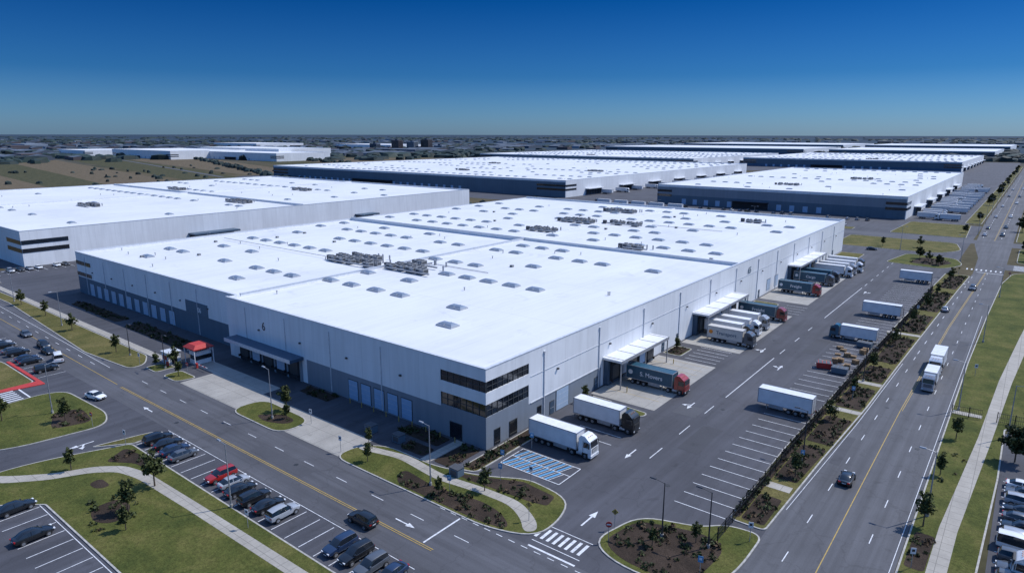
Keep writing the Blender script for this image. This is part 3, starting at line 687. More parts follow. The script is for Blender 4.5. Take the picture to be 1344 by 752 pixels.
for i in range(60):
    x,y=U(-170,-6),U(8,238)
    if abs(x+78)<2 or abs(y-113)<2: continue
    z=ZR if x>-77 or y>113 else HL-.7
    if R()<.6: a.cyl((x,y,z-.06),'z',.12,.76,'galv',8); a.cyl((x,y,z+.7),'z',.22,.12,'galv',8)
    else: a.box(x-.5,x+.5,y-.4,y+.4,z-.06,z+.6,'hvl'); a.box(x-.4,x+.4,y-.44,y-.4,z+.15,z+.45,'hvd')
for (x0_,x1_,y_) in [(-70,-50,60),(-165,-105,48),(-60,-30,178)]: a.box(x0_,x1_,y_-.06,y_+.06,H-.6,H-.45,'galv')
a.obj('rooftop_units',E)
x_=MB()
for y in range(16,244,19):
    x_.box(0,.16,y-.08,y+.08,.2,H-1.2,'cop'); x_.box(0,.22,y-.2,y+.2,H-1.4,H-1.0,'cop'); x_.box(0,.35,y+4,y+4.4,8.2,8.5,'frame')
for x in range(-70,-12,15): x_.box(x-.08,x+.08,-.16,0,5.6 if x<-48 else .2,H-1.2,'cop'); x_.box(x+5,x+5.4,-.35,0,8.2,8.5,'frame')
for x in range(-168,-84,14): x_.box(x-.08,x+.08,3.04,3.2,.2,HL-1.2,'cop'); x_.box(x+5,x+5.4,2.85,3.2,7.7,8.0,'frame')
x_.obj('downpipes_and_lights',E)
def text(s_,loc,rot,size,k,parent,name,ext=.01):
    cu=bpy.data.curves.new(name,'FONT'); cu.body=s_; cu.size=size; cu.extrude=ext; cu.align_x='CENTER'; cu.offset=.02; o=bpy.data.objects.new(name,cu); COL.objects.link(o); cu.materials.append(M[k]); o.location=loc; o.rotation_euler=rot; o.parent=parent; return o
text('6',(-63,-.03,8.6),(math.pi/2,0,0),2.6,'frame',E,'building_number'); text('65',(.1,122,9.6),(math.pi/2,0,math.pi/2),2.8,'walld',E,'building_number'); text('06',(-97,3.0,6.2),(math.pi/2,0,0),1.8,'wall',E,'building_number')

def frontstuff(E,mk_,x0,x1,y0,y1,h,n=14,kd='door',side=True):
    b=mk_(); L=x1-x0
    for i in range(n):
        a=x0+L*.12+i*L*.62/n; doorpanel(b,a,a+3.2,y0,.3,4.2,'y',-1,kd)
    for z0,z1 in ((5.4,7.0),(8.6,10.2)):
        b.box(x1-L*.07,x1,y0-.1,y0,z0,z1,'glass'); b.box(x1,x1+.1,y0+.1,y0+16,z0,z1,'glass'); b.box(x0,x0+L*.07,y0-.1,y0,z0,z1,'glass')
    b.box(x0+L*.35,x0+L*.5,y0-3,y0-.1,5.0,5.5,'dockb'); b.box(x0+L*.35,x0+L*.5,y0-.3,y0-.1,.2,4.9,'dockd')
    if side:
        yy=y0+30
        while yy<y1-30:
            b.box(x1,x1+4,yy,yy+26,5.2,5.7,'cop'); b.box(x1,x1+1,yy+.5,yy+25.5,.1,5.1,'dockb')
            for i in range(6): b.box(x1+1,x1+1.3,yy+1+i*4.2,yy+4+i*4.2,.9,4.4,'dockd')
            yy+=58
    b.obj('doors',E)
def WH(name,*q,**k):
    E,mk_=warehouse(name,*q[:5],**{kk:v for kk,v in k.items() if kk not in('n','kd','sd')})
    frontstuff(E,mk_,*q[:5],n=k.get('n',14),kd=k.get('kd','door'),side=k.get('sd',True)); return E,mk_
E1,mk1=WH('warehouse',-470,-237,6,262,13.8,seed=21,lower='wall',hv=[(-330,60,4,2),(-290,120,5,2),(-400,140,4,2),(-330,190,4,2)],sd=False)
b=mk1(); b.box(-469.5,-237.5,132,132.5,12,14.2,'wall'); b.box(-360,-359.5,6.5,261,12,14,'wall')
b.box(-237,-231,70,92,5.2,6,'dockb'); b.box(-237,-236,70.5,91.5,.1,5.2,'dockd'); b.box(-237,-231,165,178,5.2,6,'dockb'); b.box(-237,-236,165.5,177.5,.1,5.2,'dockd'); b.obj('fire_walls_and_docks',E1)
WH('warehouse',-650,-236,378,800,13.8,seed=22,lower='walld',upper='walld',n=26,lowh=5,hv=[(-420,450,4,2),(-300,520,4,2),(-500,600,4,2)])
WH('warehouse',-160,4,388,735,13.8,seed=23,lower='walld',upper='wallg',n=12,lowh=6.5,hv=[(-90,450,4,2),(-60,560,4,2)])
WH('warehouse',-800,-362,925,1350,13.8,seed=24,lower='wallb',upper='walld',n=20,hv=[(-600,1000,4,2)])
WH('warehouse',-325,-22,1040,1450,13.8,seed=25,lower='wallb',upper='walld',n=16,hv=[(-150,1100,4,2)])
WH('warehouse',-1000,-420,1750,2150,15,seed=26,lower='wallb',upper='walld',n=12,sd=False,sky=False)
WH('warehouse',-360,-20,1750,2150,15,seed=27,lower='wallb',upper='walld',n=12,sd=False,sky=False)
WH('warehouse',-1100,-500,2550,3100,16,seed=28,lower='wallb',upper='walld',n=12,sd=False,sky=False)
WH('warehouse',-430,-20,2550,3100,16,seed=29,lower='wallb',upper='walld',n=12,sd=False,sky=False)
WH('warehouse',90,420,1500,1900,14,seed=30,lower='wallb',upper='walld',n=12,sd=False,sky=False)
for i,(x0,x1,y0,y1,h) in enumerate([(-1560,-1290,560,720,17),(-1500,-1180,730,860,20),(-1330,-1050,640,760,15),(-1750,-1600,520,640,14),(-2500,-2200,1300,1500,16),(-2000,-1700,1500,1700,14)]):
    WH('warehouse',x0,x1,y0,y1,h,seed=40+i,lower='wall',n=8,sd=False,sky=False)
random.seed(77); tb=MB()
for i in range(1500):
    az=math.radians(U(-82,-14) if R()<.88 else U(-14,6)); r=1500*math.exp(U(0,1.4))
    if math.sin(az*14+1)+math.sin(r*.003)+U(-1,1)<-.3: continue
    x,y=r*math.sin(az)+60,r*math.cos(az)-70
    if -1150<x<100 and y<3200: continue
    wx,wy,hh=U(8,28),U(8,22),U(4,9)
    if R()<.08: wx*=3;wy*=2;hh*=1.2
    k=random.choice(['bw','bg','bb','bg','bb'])
    tb.box(x-wx,x+wx,y-wy,y+wy,0,hh,k,False)
    if R()<.5: tb.add([(x-wx,y-wy,hh+.02),(x+wx,y-wy,hh+.02),(x+wx,y+wy,hh+.02),(x-wx,y+wy,hh+.02),(x-wx,y,hh+3),(x+wx,y,hh+3)],[(0,1,5,4),(2,3,4,5),(0,4,3),(1,2,5)],'bg')
tb.obj('distant_town')
for (x,y,hh,k) in [(-1480,1330,32,'bb'),(-1435,1350,28,'bw'),(-1395,1370,34,'bb'),(-1640,1380,20,'bg'),(-1330,1360,18,'bw')]:
    b=MB(); b.box(x-16,x+16,y-9,y+9,0,hh,k); b.box(x-5,x+5,y-4,y+4,hh,hh+4,'bg')
    for f in range(int(hh//3.4)):
        b.box(x-15,x+15,y-9.2,y-9,1+f*3.4,2.5+f*3.4,'glass'); b.box(x+16,x+16.2,y-8,y+8,1+f*3.4,2.5+f*3.4,'glass')
    b.obj('apartment_block')

# ---------------------------------------------------------------- vehicles
CM={}
def carmesh(kind,paint):
    key=(kind,paint)
    if key in CM: return CM[key]
    b=MB(); P='p_'+paint
    if kind=='sedan':
        st=[(-2.25,.62,.45,.80),(-2.12,.80,.28,.92),(-1.6,.90,.22,.98),(-.6,.91,.2,.96),(.6,.91,.2,.95),(1.15,.90,.22,.92),(1.7,.87,.24,.82),(2.1,.78,.28,.70),(2.27,.58,.40,.58)]
        gh=[(-1.85,.70,.95,.955),(-1.15,.74,1.36,.9),(-.7,.76,1.43,.9),(.0,.76,1.42,.9),(.35,.75,1.36,.9),(1.15,.72,.935,.9)]
    elif kind=='suv':
        st=[(-2.25,.70,.5,1.0),(-2.18,.86,.34,1.08),(-1.6,.93,.28,1.10),(-.6,.94,.26,1.08),(.6,.94,.26,1.06),(1.2,.93,.28,1.04),(1.75,.90,.3,.96),(2.15,.82,.34,.86),(2.3,.62,.45,.7)]
        gh=[(-2.15,.74,1.05,1.0),(-1.9,.76,1.6,1),(-1.0,.79,1.70,1),(.0,.79,1.69,1),(.4,.78,1.62,1),(1.15,.74,1.04,1)]
    else:
        st=[(-2.6,.8,.5,1.2),(-2.55,.95,.36,1.25),(-1.6,.97,.3,1.25),(.6,.97,.28,1.2),(1.5,.96,.3,1.12),(2.2,.92,.32,1.0),(2.5,.86,.36,.9),(2.62,.66,.45,.75)]
        gh=[(-2.58,.86,1.2,1),(-2.5,.88,2.05,1),(-1.0,.9,2.15,1),(.8,.9,2.12,1),(1.25,.86,1.98,1),(2.05,.82,1.1,1)]
    secs=[]
    for x,wd,zb,zt in st:
        zm=(zb+zt)/2
        secs.append([(x,-wd*.86,zb),(x,-wd,zb+.14),(x,-wd*1.0,zm+.1),(x,-wd*.93,zt-.06),(x,-wd*.72,zt),(x,0,zt+.03),(x,wd*.72,zt),(x,wd*.93,zt-.06),(x,wd,zm+.1),(x,wd,zb+.14),(x,wd*.86,zb)])
    b.loft(secs,P)
    zb=.9 if kind=='sedan' else 1.0
    secs=[]
    for x,wd,zt,_ in gh:
        ww=wd*.97 if zt-zb<.12 else wd*.80
        secs.append([(x,-wd*1.06,zb),(x,-ww,max(zt-.05,zb+.01)),(x,-ww*.86,zt),(x,0,zt+.015),(x,ww*.86,zt),(x,ww,max(zt-.05,zb+.01)),(x,wd*1.06,zb)])
    rx0,rx1=gh[1][0],gh[-2][0]
    b.loft(secs,'glass',lambda n,c: P if abs(n.z)>.80 and c.z>gh[1][2]-.12 and rx0-.05<c.x<rx1+.05 else None)
    ztop=gh[2][2]
    for s_ in (-1,1):
        xx=(gh[2][0]+gh[3][0])/2
        b.add([(xx-.05,s_*.80,zb+.02),(xx+.05,s_*.80,zb+.02),(xx+.05,s_*.635,ztop-.05),(xx-.05,s_*.635,ztop-.05)],[(0,1,2,3)],P)
        b.box(.75,.95,s_*.92-.08,s_*.92+.08,.92 if kind=='sedan' else 1.08,1.06 if kind=='sedan' else 1.26,P)
    F=st[-1][0];Bk=st[0][0];zl=(st[-1][2]+st[-1][3])/2+.1
    for s_ in (-1,1):
        b.box(F-.25,F+.01,s_*.56-.17,s_*.56+.17,zl-.05,zl+.09,'lite'); b.box(Bk-.01,Bk+.2,s_*.6-.16,s_*.6+.16,zl+.1,zl+.28,'tail')
    b.box(F-.1,F+.02,-.34,.34,zl-.16,zl+.02,'chas'); b.box(F-.12,F+.015,-.26,.26,.4,.5,'clean'); b.box(Bk-.015,Bk+.1,-.26,.26,.62,.74,'clean')
    rr=.33 if kind=='sedan' else .37; hw=.93 if kind!='sedan' else .89
    xf=1.42 if kind!='van' else 1.7
    for x in (-xf+.05,xf):
        for s_ in (-1,1):
            b.cyl((x,s_*hw-.12,rr),'y',rr,.24,'tyre',16); b.cyl((x,s_*hw-.13,rr),'y',rr*.62,.26,'rim',10)
    CM[key]=b.mesh(kind,True); return CM[key]
def car(x,y,rz,kind='sedan',paint='black',name='parked_car'):
    me=carmesh(kind,paint)
    if kind=='van' and name=='parked_car': name='parked_van'
    return put(name,me,None,(x,y,.02),rz)
def wheelset(b,x,hw,r=.5,dual=True):
    for s_ in (-1,1):
        wd=.5 if dual else .3; y0=s_*hw-(wd if s_>0 else 0); b.cyl((x,y0,r),'y',r,wd,'tyre',18)
        y1=s_*hw; b.cyl((x,y1-.03,r),'y',r*.55,.06,'rim',12); b.cyl((x,y1-.06,r),'y',r*.2,.12,'rim',8)
def trailer(b,k,L=10.4):
    b.box(0.04,L,-1.24,1.24,1.2,3.92,k)
    for z0,z1 in((1.1,1.24),(3.86,3.98)):
        for s_ in(-1,1): b.box(0,L+.02,s_*1.255-.03,s_*1.255+.03,z0,z1,'galv')
        b.box(L-.02,L+.06,-1.25,1.25,z0,z1,'galv'); b.box(0,.06,-1.25,1.25,z0,z1,'galv')
    for s_ in(-1,1):
        for x in(.03,L): b.box(x-.04,x+.06,s_*1.25-.05,s_*1.25+.05,1.2,3.9,'galv')
        i=1
        while i*1.3<L: b.box(i*1.3-.02,i*1.3+.02,s_*1.245-.012,s_*1.245+.012,1.24,3.86,k); i+=1
        b.box(5,7.6,s_*1.2-.02,s_*1.2+.02,.55,1.1,'galv'); b.box(7.9,8.05,s_*.9-.1,s_*.9+.1,.1,1.15,'galv'); b.box(-.04,.05,s_*1.05-.12,s_*1.05+.12,1.0,1.14,'tail')
        for j in range(4): b.box(1+j*2.6,1.15+j*2.6,s_*1.26-.02,s_*1.26+.03,1.13,1.2,'orange')
    b.box(-.01,.04,-.02,.02,1.25,3.85,'chas')
    for yy in(-.9,-.35,.35,.9): b.cyl((-.03,yy,1.2),'z',.025,2.65,'galv',6)
    b.box(.05,L,-.5,.5,.95,1.2,'chas'); b.box(-.02,.08,-1.1,1.1,.5,.62,'galv'); b.box(.0,.06,-.9,-.8,.6,1.1,'galv'); b.box(.0,.06,.8,.9,.6,1.1,'galv')
    for i in range(1,int(L/1.3)): b.box(i*1.3-.02,i*1.3+.02,-1.2,1.2,3.92,3.935,k)
    for x in(1.5,2.75,4.0): wheelset(b,x,1.22,.5)
def cab(b,P,X,hi=True):
    b.box(X-2.4,X+1.6,-.45,.45,.65,.98,'chas'); wheelset(b,X-1.2,1.22,.5); wheelset(b,X+1.25,1.2,.5,False)
    b.cyl((X-1.2,0,1.0),'z',.45,.14,'chas',12)
    for s_ in(-1,1):
        b.cyl((X-.35,s_*.95,.68),'x',.3,1.0,'galv',12); b.box(X-2.0,X-.5,s_*1.05-.15,s_*1.05+.15,1.08,1.13,'chas')
    zt=3.35; W=1.22
    pr=[(X+.05,.95),(X+.05,zt),(X+.4,zt+.42 if hi else zt+.05),(X+1.1,zt+.40 if hi else zt+.05),(X+1.9,zt-.15),(X+2.12,2.95),(X+2.28,2.0),(X+2.32,1.2),(X+2.3,.42),(X+1.85,.38),(X+1.75,.95)]
    n=len(pr)
    def secW(x,z,s_):
        ww=W-(.16 if z>zt+.1 else 0)-(.10 if x>X+2.0 else 0); return (x,s_*ww,z)
    v=[secW(x,z,-1) for x,z in pr]+[secW(x,z,1) for x,z in pr]
    b.add(v,[(i,(i+1)%n,n+(i+1)%n,n+i) for i in range(n)]+[tuple(range(n-1,-1,-1)),tuple(range(n,2*n))],P)
    b.add([(X+2.285,-1.05,2.05),(X+2.285,1.05,2.05),(X+2.14,1.02,2.93),(X+2.14,-1.02,2.93)],[(0,1,2,3)],'glass')
    b.box(X+2.1,X+2.3,-.95,.95,2.95,3.08,'chas')
    b.box(X+2.28,X+2.345,-.8,.8,1.15,1.85,'chas')
    for i in range(4): b.box(X+2.34,X+2.36,-.78,.78,1.22+i*.16,1.27+i*.16,P)
    b.box(X+2.0,X+2.38,-1.2,1.2,.4,.85,P if P!='p_red' else 'chas')
    for s_ in(-1,1):
        b.box(X+2.3,X+2.40,s_*.95-.17,s_*.95+.17,.62,.82,'lite')
        y=s_*1.228
        b.add([(X+.95,y,1.95),(X+1.95,y,2.0),(X+1.9,y,2.85),(X+.95,y,2.85)],[(0,1,2,3)],'glass')
        b.box(X+.85,X+.88,s_*1.225-.01,s_*1.225+.01,1.0,3.1,'chas'); b.box(X+1.0,X+1.5,s_*1.22-.02,s_*1.22+.02,.4,.55,'chas')
        b.box(X+2.02,X+2.12,s_*1.42-.1,s_*1.42+.1,2.05,2.75,'chas'); b.box(X+2.0,X+2.06,s_*1.3-.12,s_*1.3+.1,2.7,2.75,'chas')
        b.box(X+.7,X+1.8,s_*1.2-.06,s_*1.2+.06,.98,1.08,'chas')
    b.cyl((X+.0,-.9,1.0),'z',.09,2.3,'galv',8)
    for yy in(-.5,0,.5): b.box(X+1.45,X+1.55,yy-.06,yy+.06,zt+.22,zt+.3,'orange')
TMH={}
def semi(x,y,rz,tk='trw',ck='white',lettering=None,L=10.4,name='semi_truck',withcab=True,s=1.0):
    key=(tk,ck,L,withcab)
    if key not in TMH:
        b=MB(); trailer(b,tk,L)
        if withcab: cab(b,'p_'+ck,L+.35)
        TMH[key]=b.mesh('semi_truck_mesh',True)
    o=put(name,TMH[key],None,(x,y,.03),rz,s)
    if lettering:
        text(lettering,(L*.55,-1.275,2.1),(math.pi/2,0,0),1.25,'clean' if tk=='trt' else 'walld',o,'trailer_lettering',.004)
        b=MB(); b.cyl((1.0,-1.285,2.55),'y',.5,.02,'clean' if tk=='trt' else 'orange',16); b.obj('trailer_logo',o)
    return o
semi(3.2,8.5,0,'trw','white',L=9.4); semi(4.2,20.6,0,'trw','black',L=9.4); semi(2.9,42.6,0,'trt','red','S. Movers',L=10.2)
semi(4.8,80.5,0,'trg','grey','Transport',L=8.8); semi(1.8,86,0,'trw','black',L=9.6); semi(1.8,91.5,0,'trw','white',L=9.6); semi(1.8,98,0,'trw','silver',L=9.6)
semi(2.4,109,0,'trt','maroon','Freight',L=10.2); semi(2.2,146,0,'trt','red','Freight',L=10.2); semi(1.9,164.5,0,'trt','grey','Cargo',L=10.2); semi(1.9,172,0,'trt','grey',L=10.2)
for y,c_ in ((184,'white'),(190,'silver'),(196,'white'),(204,'grey')): semi(2.2+U(0,2.5),y,0,'trw',c_,L=10.2)
semi(38.3,46.3,math.pi,'trw','white',name='parked_trailer',withcab=False,L=9.6)
semi(38.8,102.2,math.pi,'trw','teal',L=8.6,s=.95); semi(39.6,131.5,math.pi,'trw','white',name='parked_trailer',withcab=False,L=9.6); semi(40.3,189.3,math.pi,'trw','white',name='parked_trailer',withcab=False,L=9.6)
semi(52.6,96.5,-math.pi/2,'trw','white',L=8.6); semi(52.8,81.6,-math.pi/2,'trw','silver',L=6.4,s=.9)
random.seed(4)
for i in range(26):
    if R()<.85: semi(9+U(-1,2),402+i*12.5+U(-2,2),0,'trw',random.choice(['white','grey']),L=10.4,withcab=R()<.6,name='parked_trailer')
for i in range(14):
    if R()<.7: semi(31,400+i*22+U(-4,4),math.pi,'trw','white',L=10.4,withcab=R()<.4,name='parked_trailer')
for i in range(12): semi(-233,430+i*28+U(-4,4),0,'trw','white',L=10.4,withcab=R()<.5,name='parked_trailer')
semi(-232,80,0,'trw','white',L=10.4,name='parked_trailer',withcab=False)
d90=math.pi/2
for x,p_,kd in [(-45,'black','suv'),(-41.9,'black','sedan'),(-38.9,'navy','sedan'),(-36,'grey','sedan'),(-24.9,'red','suv'),(-22,'silver','sedan'),(-19.2,'black','sedan'),(-15.6,'black','suv'),(-12.4,'black','sedan'),(-9.2,'silver','suv'),(3.0,'navy','suv'),(6,'black','suv'),(8.9,'grey','suv'),(12,'navy','sedan')]:
    car(x+U(-.15,.15),-31.5+U(-.35,.35),d90*(1 if R()<.6 else -1)+U(-.04,.04),kd,p_)
car(0.7,-25.9,math.pi,'suv','black','car'); car(-73.5,-30.3,.25,'sedan','white','car'); car(48.3,25.5,d90+.03,'sedan','black','car'); car(52.2,188,-d90,'suv','grey','car'); car(10,254,.3,'sedan','black','car'); car(48.3,150,d90,'sedan','silver','car')
for x,y,p_,kd in [(-38.6,-53.2,'black','sedan'),(-29.4,-54,'black','sedan'),(-44.5,-57,'silver','sedan')]: car(x,y,d90+.05,kd,p_)
for x,y,p_,kd,a in [(-104,-26.6,'white','van',2.9),(-98.6,-30.7,'black','suv',d90),(-107,-31,'black','sedan',d90),(-110,-30.9,'navy','sedan',d90),(-116,-30.8,'black','suv',d90),(-119,-31,'grey','sedan',d90),(-125,-31,'black','sedan',d90),(-128,-31,'silver','sedan',d90),(-118,-25,'black','suv',0),(-112,-26,'black','sedan',0),(-132,-24.5,'grey','sedan',0)]: car(x,y,a+U(-.03,.03),kd,p_)
for i in range(17):
    if i in (5,9): continue
    y=-4.6+i*2.7
    if 18<y<22: continue
    car(69.1,y,math.pi*(i%2)+U(-.03,.03),random.choice(['sedan','suv']),random.choice(['white','silver','black','white','grey']))
car(69.2,20.2,0,'van','white')
semi(80.5,13,math.pi,'trw','white',L=9.6)
for i in range(60):
    x=-228+i*3.6
    if R()<.6: car(x,300.0+U(-.3,.3),d90,random.choice(['sedan','suv']),random.choice(['white','silver','black','navy','grey']))
    if R()<.5: car(x,337+U(-.3,.3),d90,random.choice(['sedan','suv']),random.choice(['white','silver','black','navy','grey']))
for i in range(36):
    if R()<.55: car(-200+i*5.5,368,d90,random.choice(['sedan','suv','van']),random.choice(['white','silver','black','navy','grey']))
for i in range(5): semi(-190+i*14,352,0,'trw','white',L=10.4,name='parked_trailer',withcab=False)
for i in range(16):
    if R()<.7: car(-230,-8+i*3+1.5,0,random.choice(['sedan','suv']),random.choice(['white','silver','black']))
for y in (330,372,430,520,610,700): car(46.5+U(-.2,.2),y+U(-9,9),d90,'sedan',random.choice(['white','grey']),'car'); car(53.8,y+U(5,28),-d90,'suv',random.choice(['white','black']),'car')

# ---------------------------------------------------------------- street furniture
def lampmesh(dark=False,h=9.4,double=False):
    b=MB(); k='poled' if dark else 'pole'
    b.cyl((0,0,0),'z',.22,.5,'kerb',10); b.cyl((0,0,.5),'z',.11,h-.5,k,10,.06); b.box(-.14,.14,-.14,.14,.5,.56,k)
    for s_ in ((1,-1) if double else (1,)):
        b.tube((0,0,h-.1),(s_*1.3,0,h+.12),.045,.035,k); b.frus(s_*1.6-.42,s_*1.6+.42,-.16,.16,h+.08,h+.2,.05,k); b.box(s_*1.6-.36,s_*1.6+.36,-.13,.13,h+.05,h+.08,'lens')
    b.box(-.1,.1,-.17,-.11,1.2,1.6,k)
    return b.mesh('street_lamp',True)
LA,LD,LS=lampmesh(),lampmesh(True,7.6),lampmesh(False,10.5,True)
for x,y,me,a in [(-38,-14.6,LA,math.pi),(-16.4,-34.7,LA,math.pi),(33.1,-4.5,LD,math.pi),(38.6,-3.0,LD,math.pi),(59.0,22,LA,math.pi),(58.7,66.7,LA,math.pi),(-135,-15.5,LA,-d90),(-71.7,-38.2,LA,d90),(.9,-13.6,LA,math.pi),(59.2,120,LA,math.pi),(59.8,180,LA,math.pi),(41,30,LD,math.pi),(41.6,72,LD,0),(42.4,112,LD,math.pi),(43,160,LD,0),(-176,-14.6,LA,-d90),(-80,-14,LD,0),(-95,-15,LD,0),(20,262,LS,0),(44,246,LS,0),(-10,256,LS,0),(-60,306,LS,0),(-120,306,LS,0),(-200,60,LS,0),(-200,140,LS,0),(-210,-9,LS,0),(66.4,58,LA,0),(75,30,LS,0)]:
    put('street_lamp',me,None,(x,y,.1),a)
for y in range(340,1000,55): put('street_lamp',LS,None,(43.6,y,.1),0)
def sign(x,y,kind,rz=0,h=2.4):
    b=MB(); b.cyl((0,0,0),'z',.04,h,'galv',8)
    k={'stop':'redk','blue':'bluep','yellow':'yellow','white':'clean'}[kind]
    if kind=='stop': b.cyl((0,-.06,h),'y',.42,.03,k,8); b.box(-.28,.28,-.07,-.06,h-.08,h+.08,'clean')
    elif kind=='yellow':
        b.add([(0,-.06,h-.45),(.45,-.06,h),(0,-.06,h+.45),(-.45,-.06,h),(0,-.03,h-.45),(.45,-.03,h),(0,-.03,h+.45),(-.45,-.03,h)],[(0,1,2,3),(7,6,5,4),(0,4,5,1),(1,5,6,2),(2,6,7,3),(3,7,4,0)],k); b.box(-.05,.05,-.07,-.06,h-.2,h+.2,'chas')
    else: b.box(-.3,.3,-.06,-.03,h-.45,h+.35,k); b.box(-.16,.16,-.068,-.06,h-.15,h+.15,'clean' if kind=='blue' else 'chas')
    o=b.obj('traffic_sign'); o.location=(x,y,.1); o.rotation_euler=(0,0,rz)
for q in [(4.5,-13.4,'blue',.3),(28.2,-9.5,'stop',.6),(27.4,-6.5,'yellow',.4),(17.6,-12,'yellow',.5),(8,-6.2,'blue',.3),(12,-4.0,'white',.3),(42.2,1.5,'white',.4),(-18,-15,'white',.2),(-30.8,-11.5,'white',.2),(40,-9,'blue',.3),(41.8,26,'blue',.4),(42,60,'blue',.4),(59,8,'white',.5),(59.6,90,'white',.4),(-47.5,-35.5,'white',.2),(-59.5,-36,'stop',.2),(-86.5,-16.5,'white',.2),(-72,-13,'stop',.2),(42.5,140,'white',.3),(46,214,'yellow',.3),(61,214,'stop',.3),(5.5,5.0,'blue',.4),(5.5,-2.6,'blue',.4),(-10,-36,'white',.2)]: sign(*q)
def fence(pts,h=1.9,step=.28):
    b=MB()
    for (a,c_) in zip(pts,pts[1:]):
        A=Vector(a);B=Vector(c_);L=(B-A).length;d=(B-A)/L;ang=math.atan2(d.y,d.x)
        b.T=Matrix.Translation((A.x,A.y,.13))@Matrix.Rotation(ang,4,'Z')
        for z in(.18,1.0,h-.15): b.box(0,L,-.025,.025,z,z+.05,'fence')
        t_=0
        while t_<L:
            b.box(t_-.018,t_+.018,-.018,.018,.08,h,'fence',False); t_+=step
        t_=0
        while t_<L: b.box(t_-.06,t_+.06,-.06,.06,0,h+.12,'fence',False); t_+=2.6
    b.T=None; b.obj('perimeter_fence')
fence([(39.0,-1.0),(39.0,30),(39.4,51.5)]); fence([(39.5,55.5),(39.9,88),(40.6,112)]); fence([(40.9,117),(42,178)])
fence([(57.9,63.6),(62.4,64.2)]); fence([(64.6,64.4),(90,66.6),(130,68)])
b=MB()
b.box(-79.8,-76.8,-8.6,-5.2,0.05,2.9,'wall'); b.box(-79.9,-76.7,-8.7,-5.1,1.1,2.0,'glass'); b.box(-80,-76.6,-8.8,-5.0,2.9,3.1,'cop')
b.frus(-80.4,-75.6,-9.6,-5.0,3.9,4.6,.9,'redk'); b.box(-80.4,-75.6,-9.6,-5.0,3.7,3.895,'redk')
for x in(-80.2,-75.8):
    for y in(-9.4,-5.2): b.box(x-.08,x+.08,y-.08,y+.08,0,3.7,'clean')
b.obj('gatehouse')
b=MB(); b.box(-84.5,-81.5,-12.5,-9.8,.05,2.6,'wall'); b.box(-84.7,-81.3,-12.7,-9.6,2.6,2.8,'cop'); b.box(-84,-82.2,-12.56,-12.5,1.0,2.0,'redk'); b.box(-81.5,-81.45,-11.8,-10.6,.1,2.1,'glass'); b.obj('security_kiosk')
for x,y,L in((-75,-9.5,4.5),(-81,-13,-4.0)):
    b=MB(); b.box(x-.25,x+.25,y-.2,y+.2,0,1.1,'redk')
    for i in range(6): b.box(x+L*i/6 if L>0 else x+L*(i+1)/6,x+L*(i+1)/6 if L>0 else x+L*i/6,y-.05,y+.05,.9,1.0,'clean' if i%2 else 'redk')
    b.obj('barrier_gate')
for i in range(9): bo=MB(); bo.cyl((-33+i*3.4,-1.2,0),'z',.09,1.0,'yellow',8); bo.cyl((-33+i*3.4,-1.2,1.0),'z',.09,.06,'yellow',8,.03); bo.obj('bollard')
for y in (36.5,58,81,110): bo=MB(); bo.cyl((5.8,y,0),'z',.1,1.1,'yellow',8); bo.cyl((5.8,y,1.1),'z',.1,.06,'yellow',8,.03); bo.obj('bollard')
for x,y in((-13.5,-6.6),(-20,-7),(1.8,-9)):
    b=MB(); b.box(x-.9,x+.9,y-.7,y+.7,.05,1.35,'walld'); b.box(x-.95,x+.95,y-.75,y+.75,1.35,1.45,'hvd'); b.box(x-.6,x+.6,y-.73,y-.7,.3,1.1,'hvd'); b.obj('utility_cabinet')
for i in range(22):
    x,y=U(31.5,38),U(78.5,94); b=MB(); n=random.randint(2,7)
    if abs(y-86)<1: continue
    b.T=Matrix.Translation((x,y,.03))@Matrix.Rotation(U(-.5,.5),4,'Z')
    for j in range(n):
        z=j*.16
        for q in(-.5,0,.45): b.box(-.6,.6,q,q+.1,z,z+.1,'wood')
        for q in range(5): b.box(-.6+q*.26,-.44+q*.26,-.5,.55,z+.1,z+.13,'wood')
    b.obj('pallet_stack')
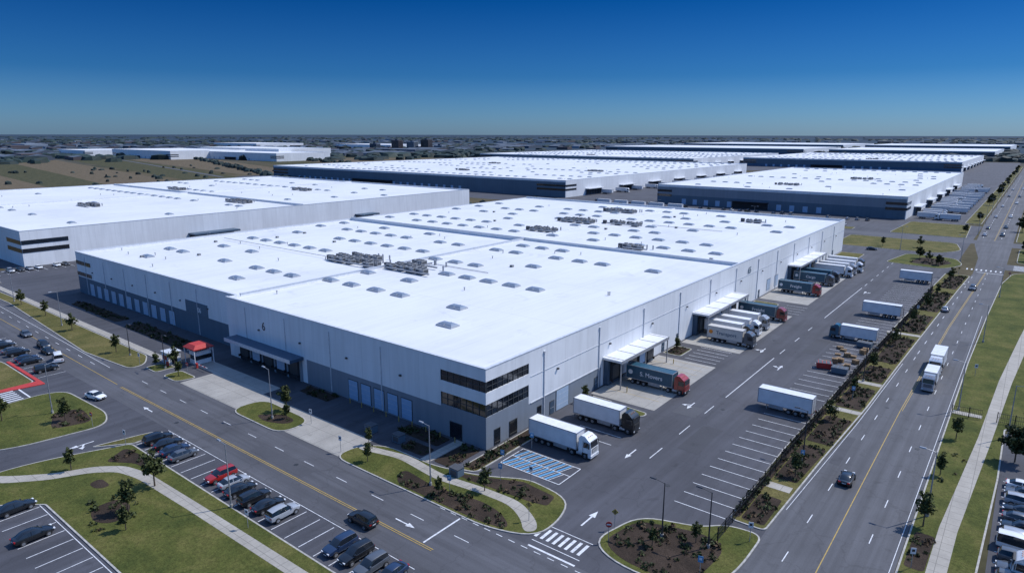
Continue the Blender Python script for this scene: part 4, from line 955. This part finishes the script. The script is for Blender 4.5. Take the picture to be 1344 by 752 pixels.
for (x,y,k) in ((36.5,74.5,'walld'),(33,76,'redk'),(37,97.5,'walld')):
    b=MB(); b.T=Matrix.Translation((x,y,.03))@Matrix.Rotation(U(-.3,.3),4,'Z'); b.frus(-1.5,1.5,-.9,.9,.15,1.4,-.12,k,'hvd'); b.box(-1.4,1.4,-.7,.7,0,.15,'chas')
    for q in(-1.2,-.4,.4,1.2): b.box(q-.05,q+.05,-1.04,1.04,1.2,1.42,k)
    b.obj('waste_skip')

# ---------------------------------------------------------------- light, sky, camera
el,az=math.radians(52),math.radians(31)
sd=Vector((math.cos(el)*math.sin(az),math.cos(el)*math.cos(az),math.sin(el)))
su=bpy.data.lights.new('sun','SUN'); su.energy=4.2; su.angle=math.radians(.5); su.color=(1,.965,.92); so=bpy.data.objects.new('sun',su); COL.objects.link(so); so.rotation_euler=sd.to_track_quat('Z','Y').to_euler(); so.location=(0,0,200)
W=bpy.data.worlds.new('World'); S.world=W; W.use_nodes=True; n=W.node_tree.nodes; l=W.node_tree.links
bg=n['Background']; sk=n.new('ShaderNodeTexSky'); sk.sky_type='NISHITA'; sk.sun_disc=False; sk.sun_elevation=el; sk.sun_rotation=az; sk.altitude=50; sk.air_density=1.0; sk.dust_density=.6; sk.ozone_density=3.0
tc=n.new('ShaderNodeTexCoord'); sx=n.new('ShaderNodeSeparateXYZ'); l.new(tc.outputs['Generated'],sx.inputs[0])
rp=ramp(n,l,sx.outputs[2],[(0.0,(.26,.45,.80)),(.025,(.19,.39,.74)),(.08,(.060,.235,.53)),(.18,(.006,.145,.40)),(.36,(.70,1.0,1.35)),(1.0,(1.45,1.8,2.15))])
mx=mix(n,l,1.0,sk.outputs[0],rp,'MULTIPLY'); l.new(mx,bg.inputs['Color']); bg.inputs['Strength'].default_value=.13
cd=bpy.data.cameras.new('camera'); co=bpy.data.objects.new('camera',cd); COL.objects.link(co); cd.sensor_width=36; cd.lens=873.08/1344*36; cd.clip_start=.5; cd.clip_end=60000
co.location=(64.62,-75.70,50); co.rotation_euler=(math.pi/2-.2245,-.0017,.6653); S.camera=co
S.view_settings.view_transform='Standard'; S.view_settings.look='None'; S.view_settings.exposure=0
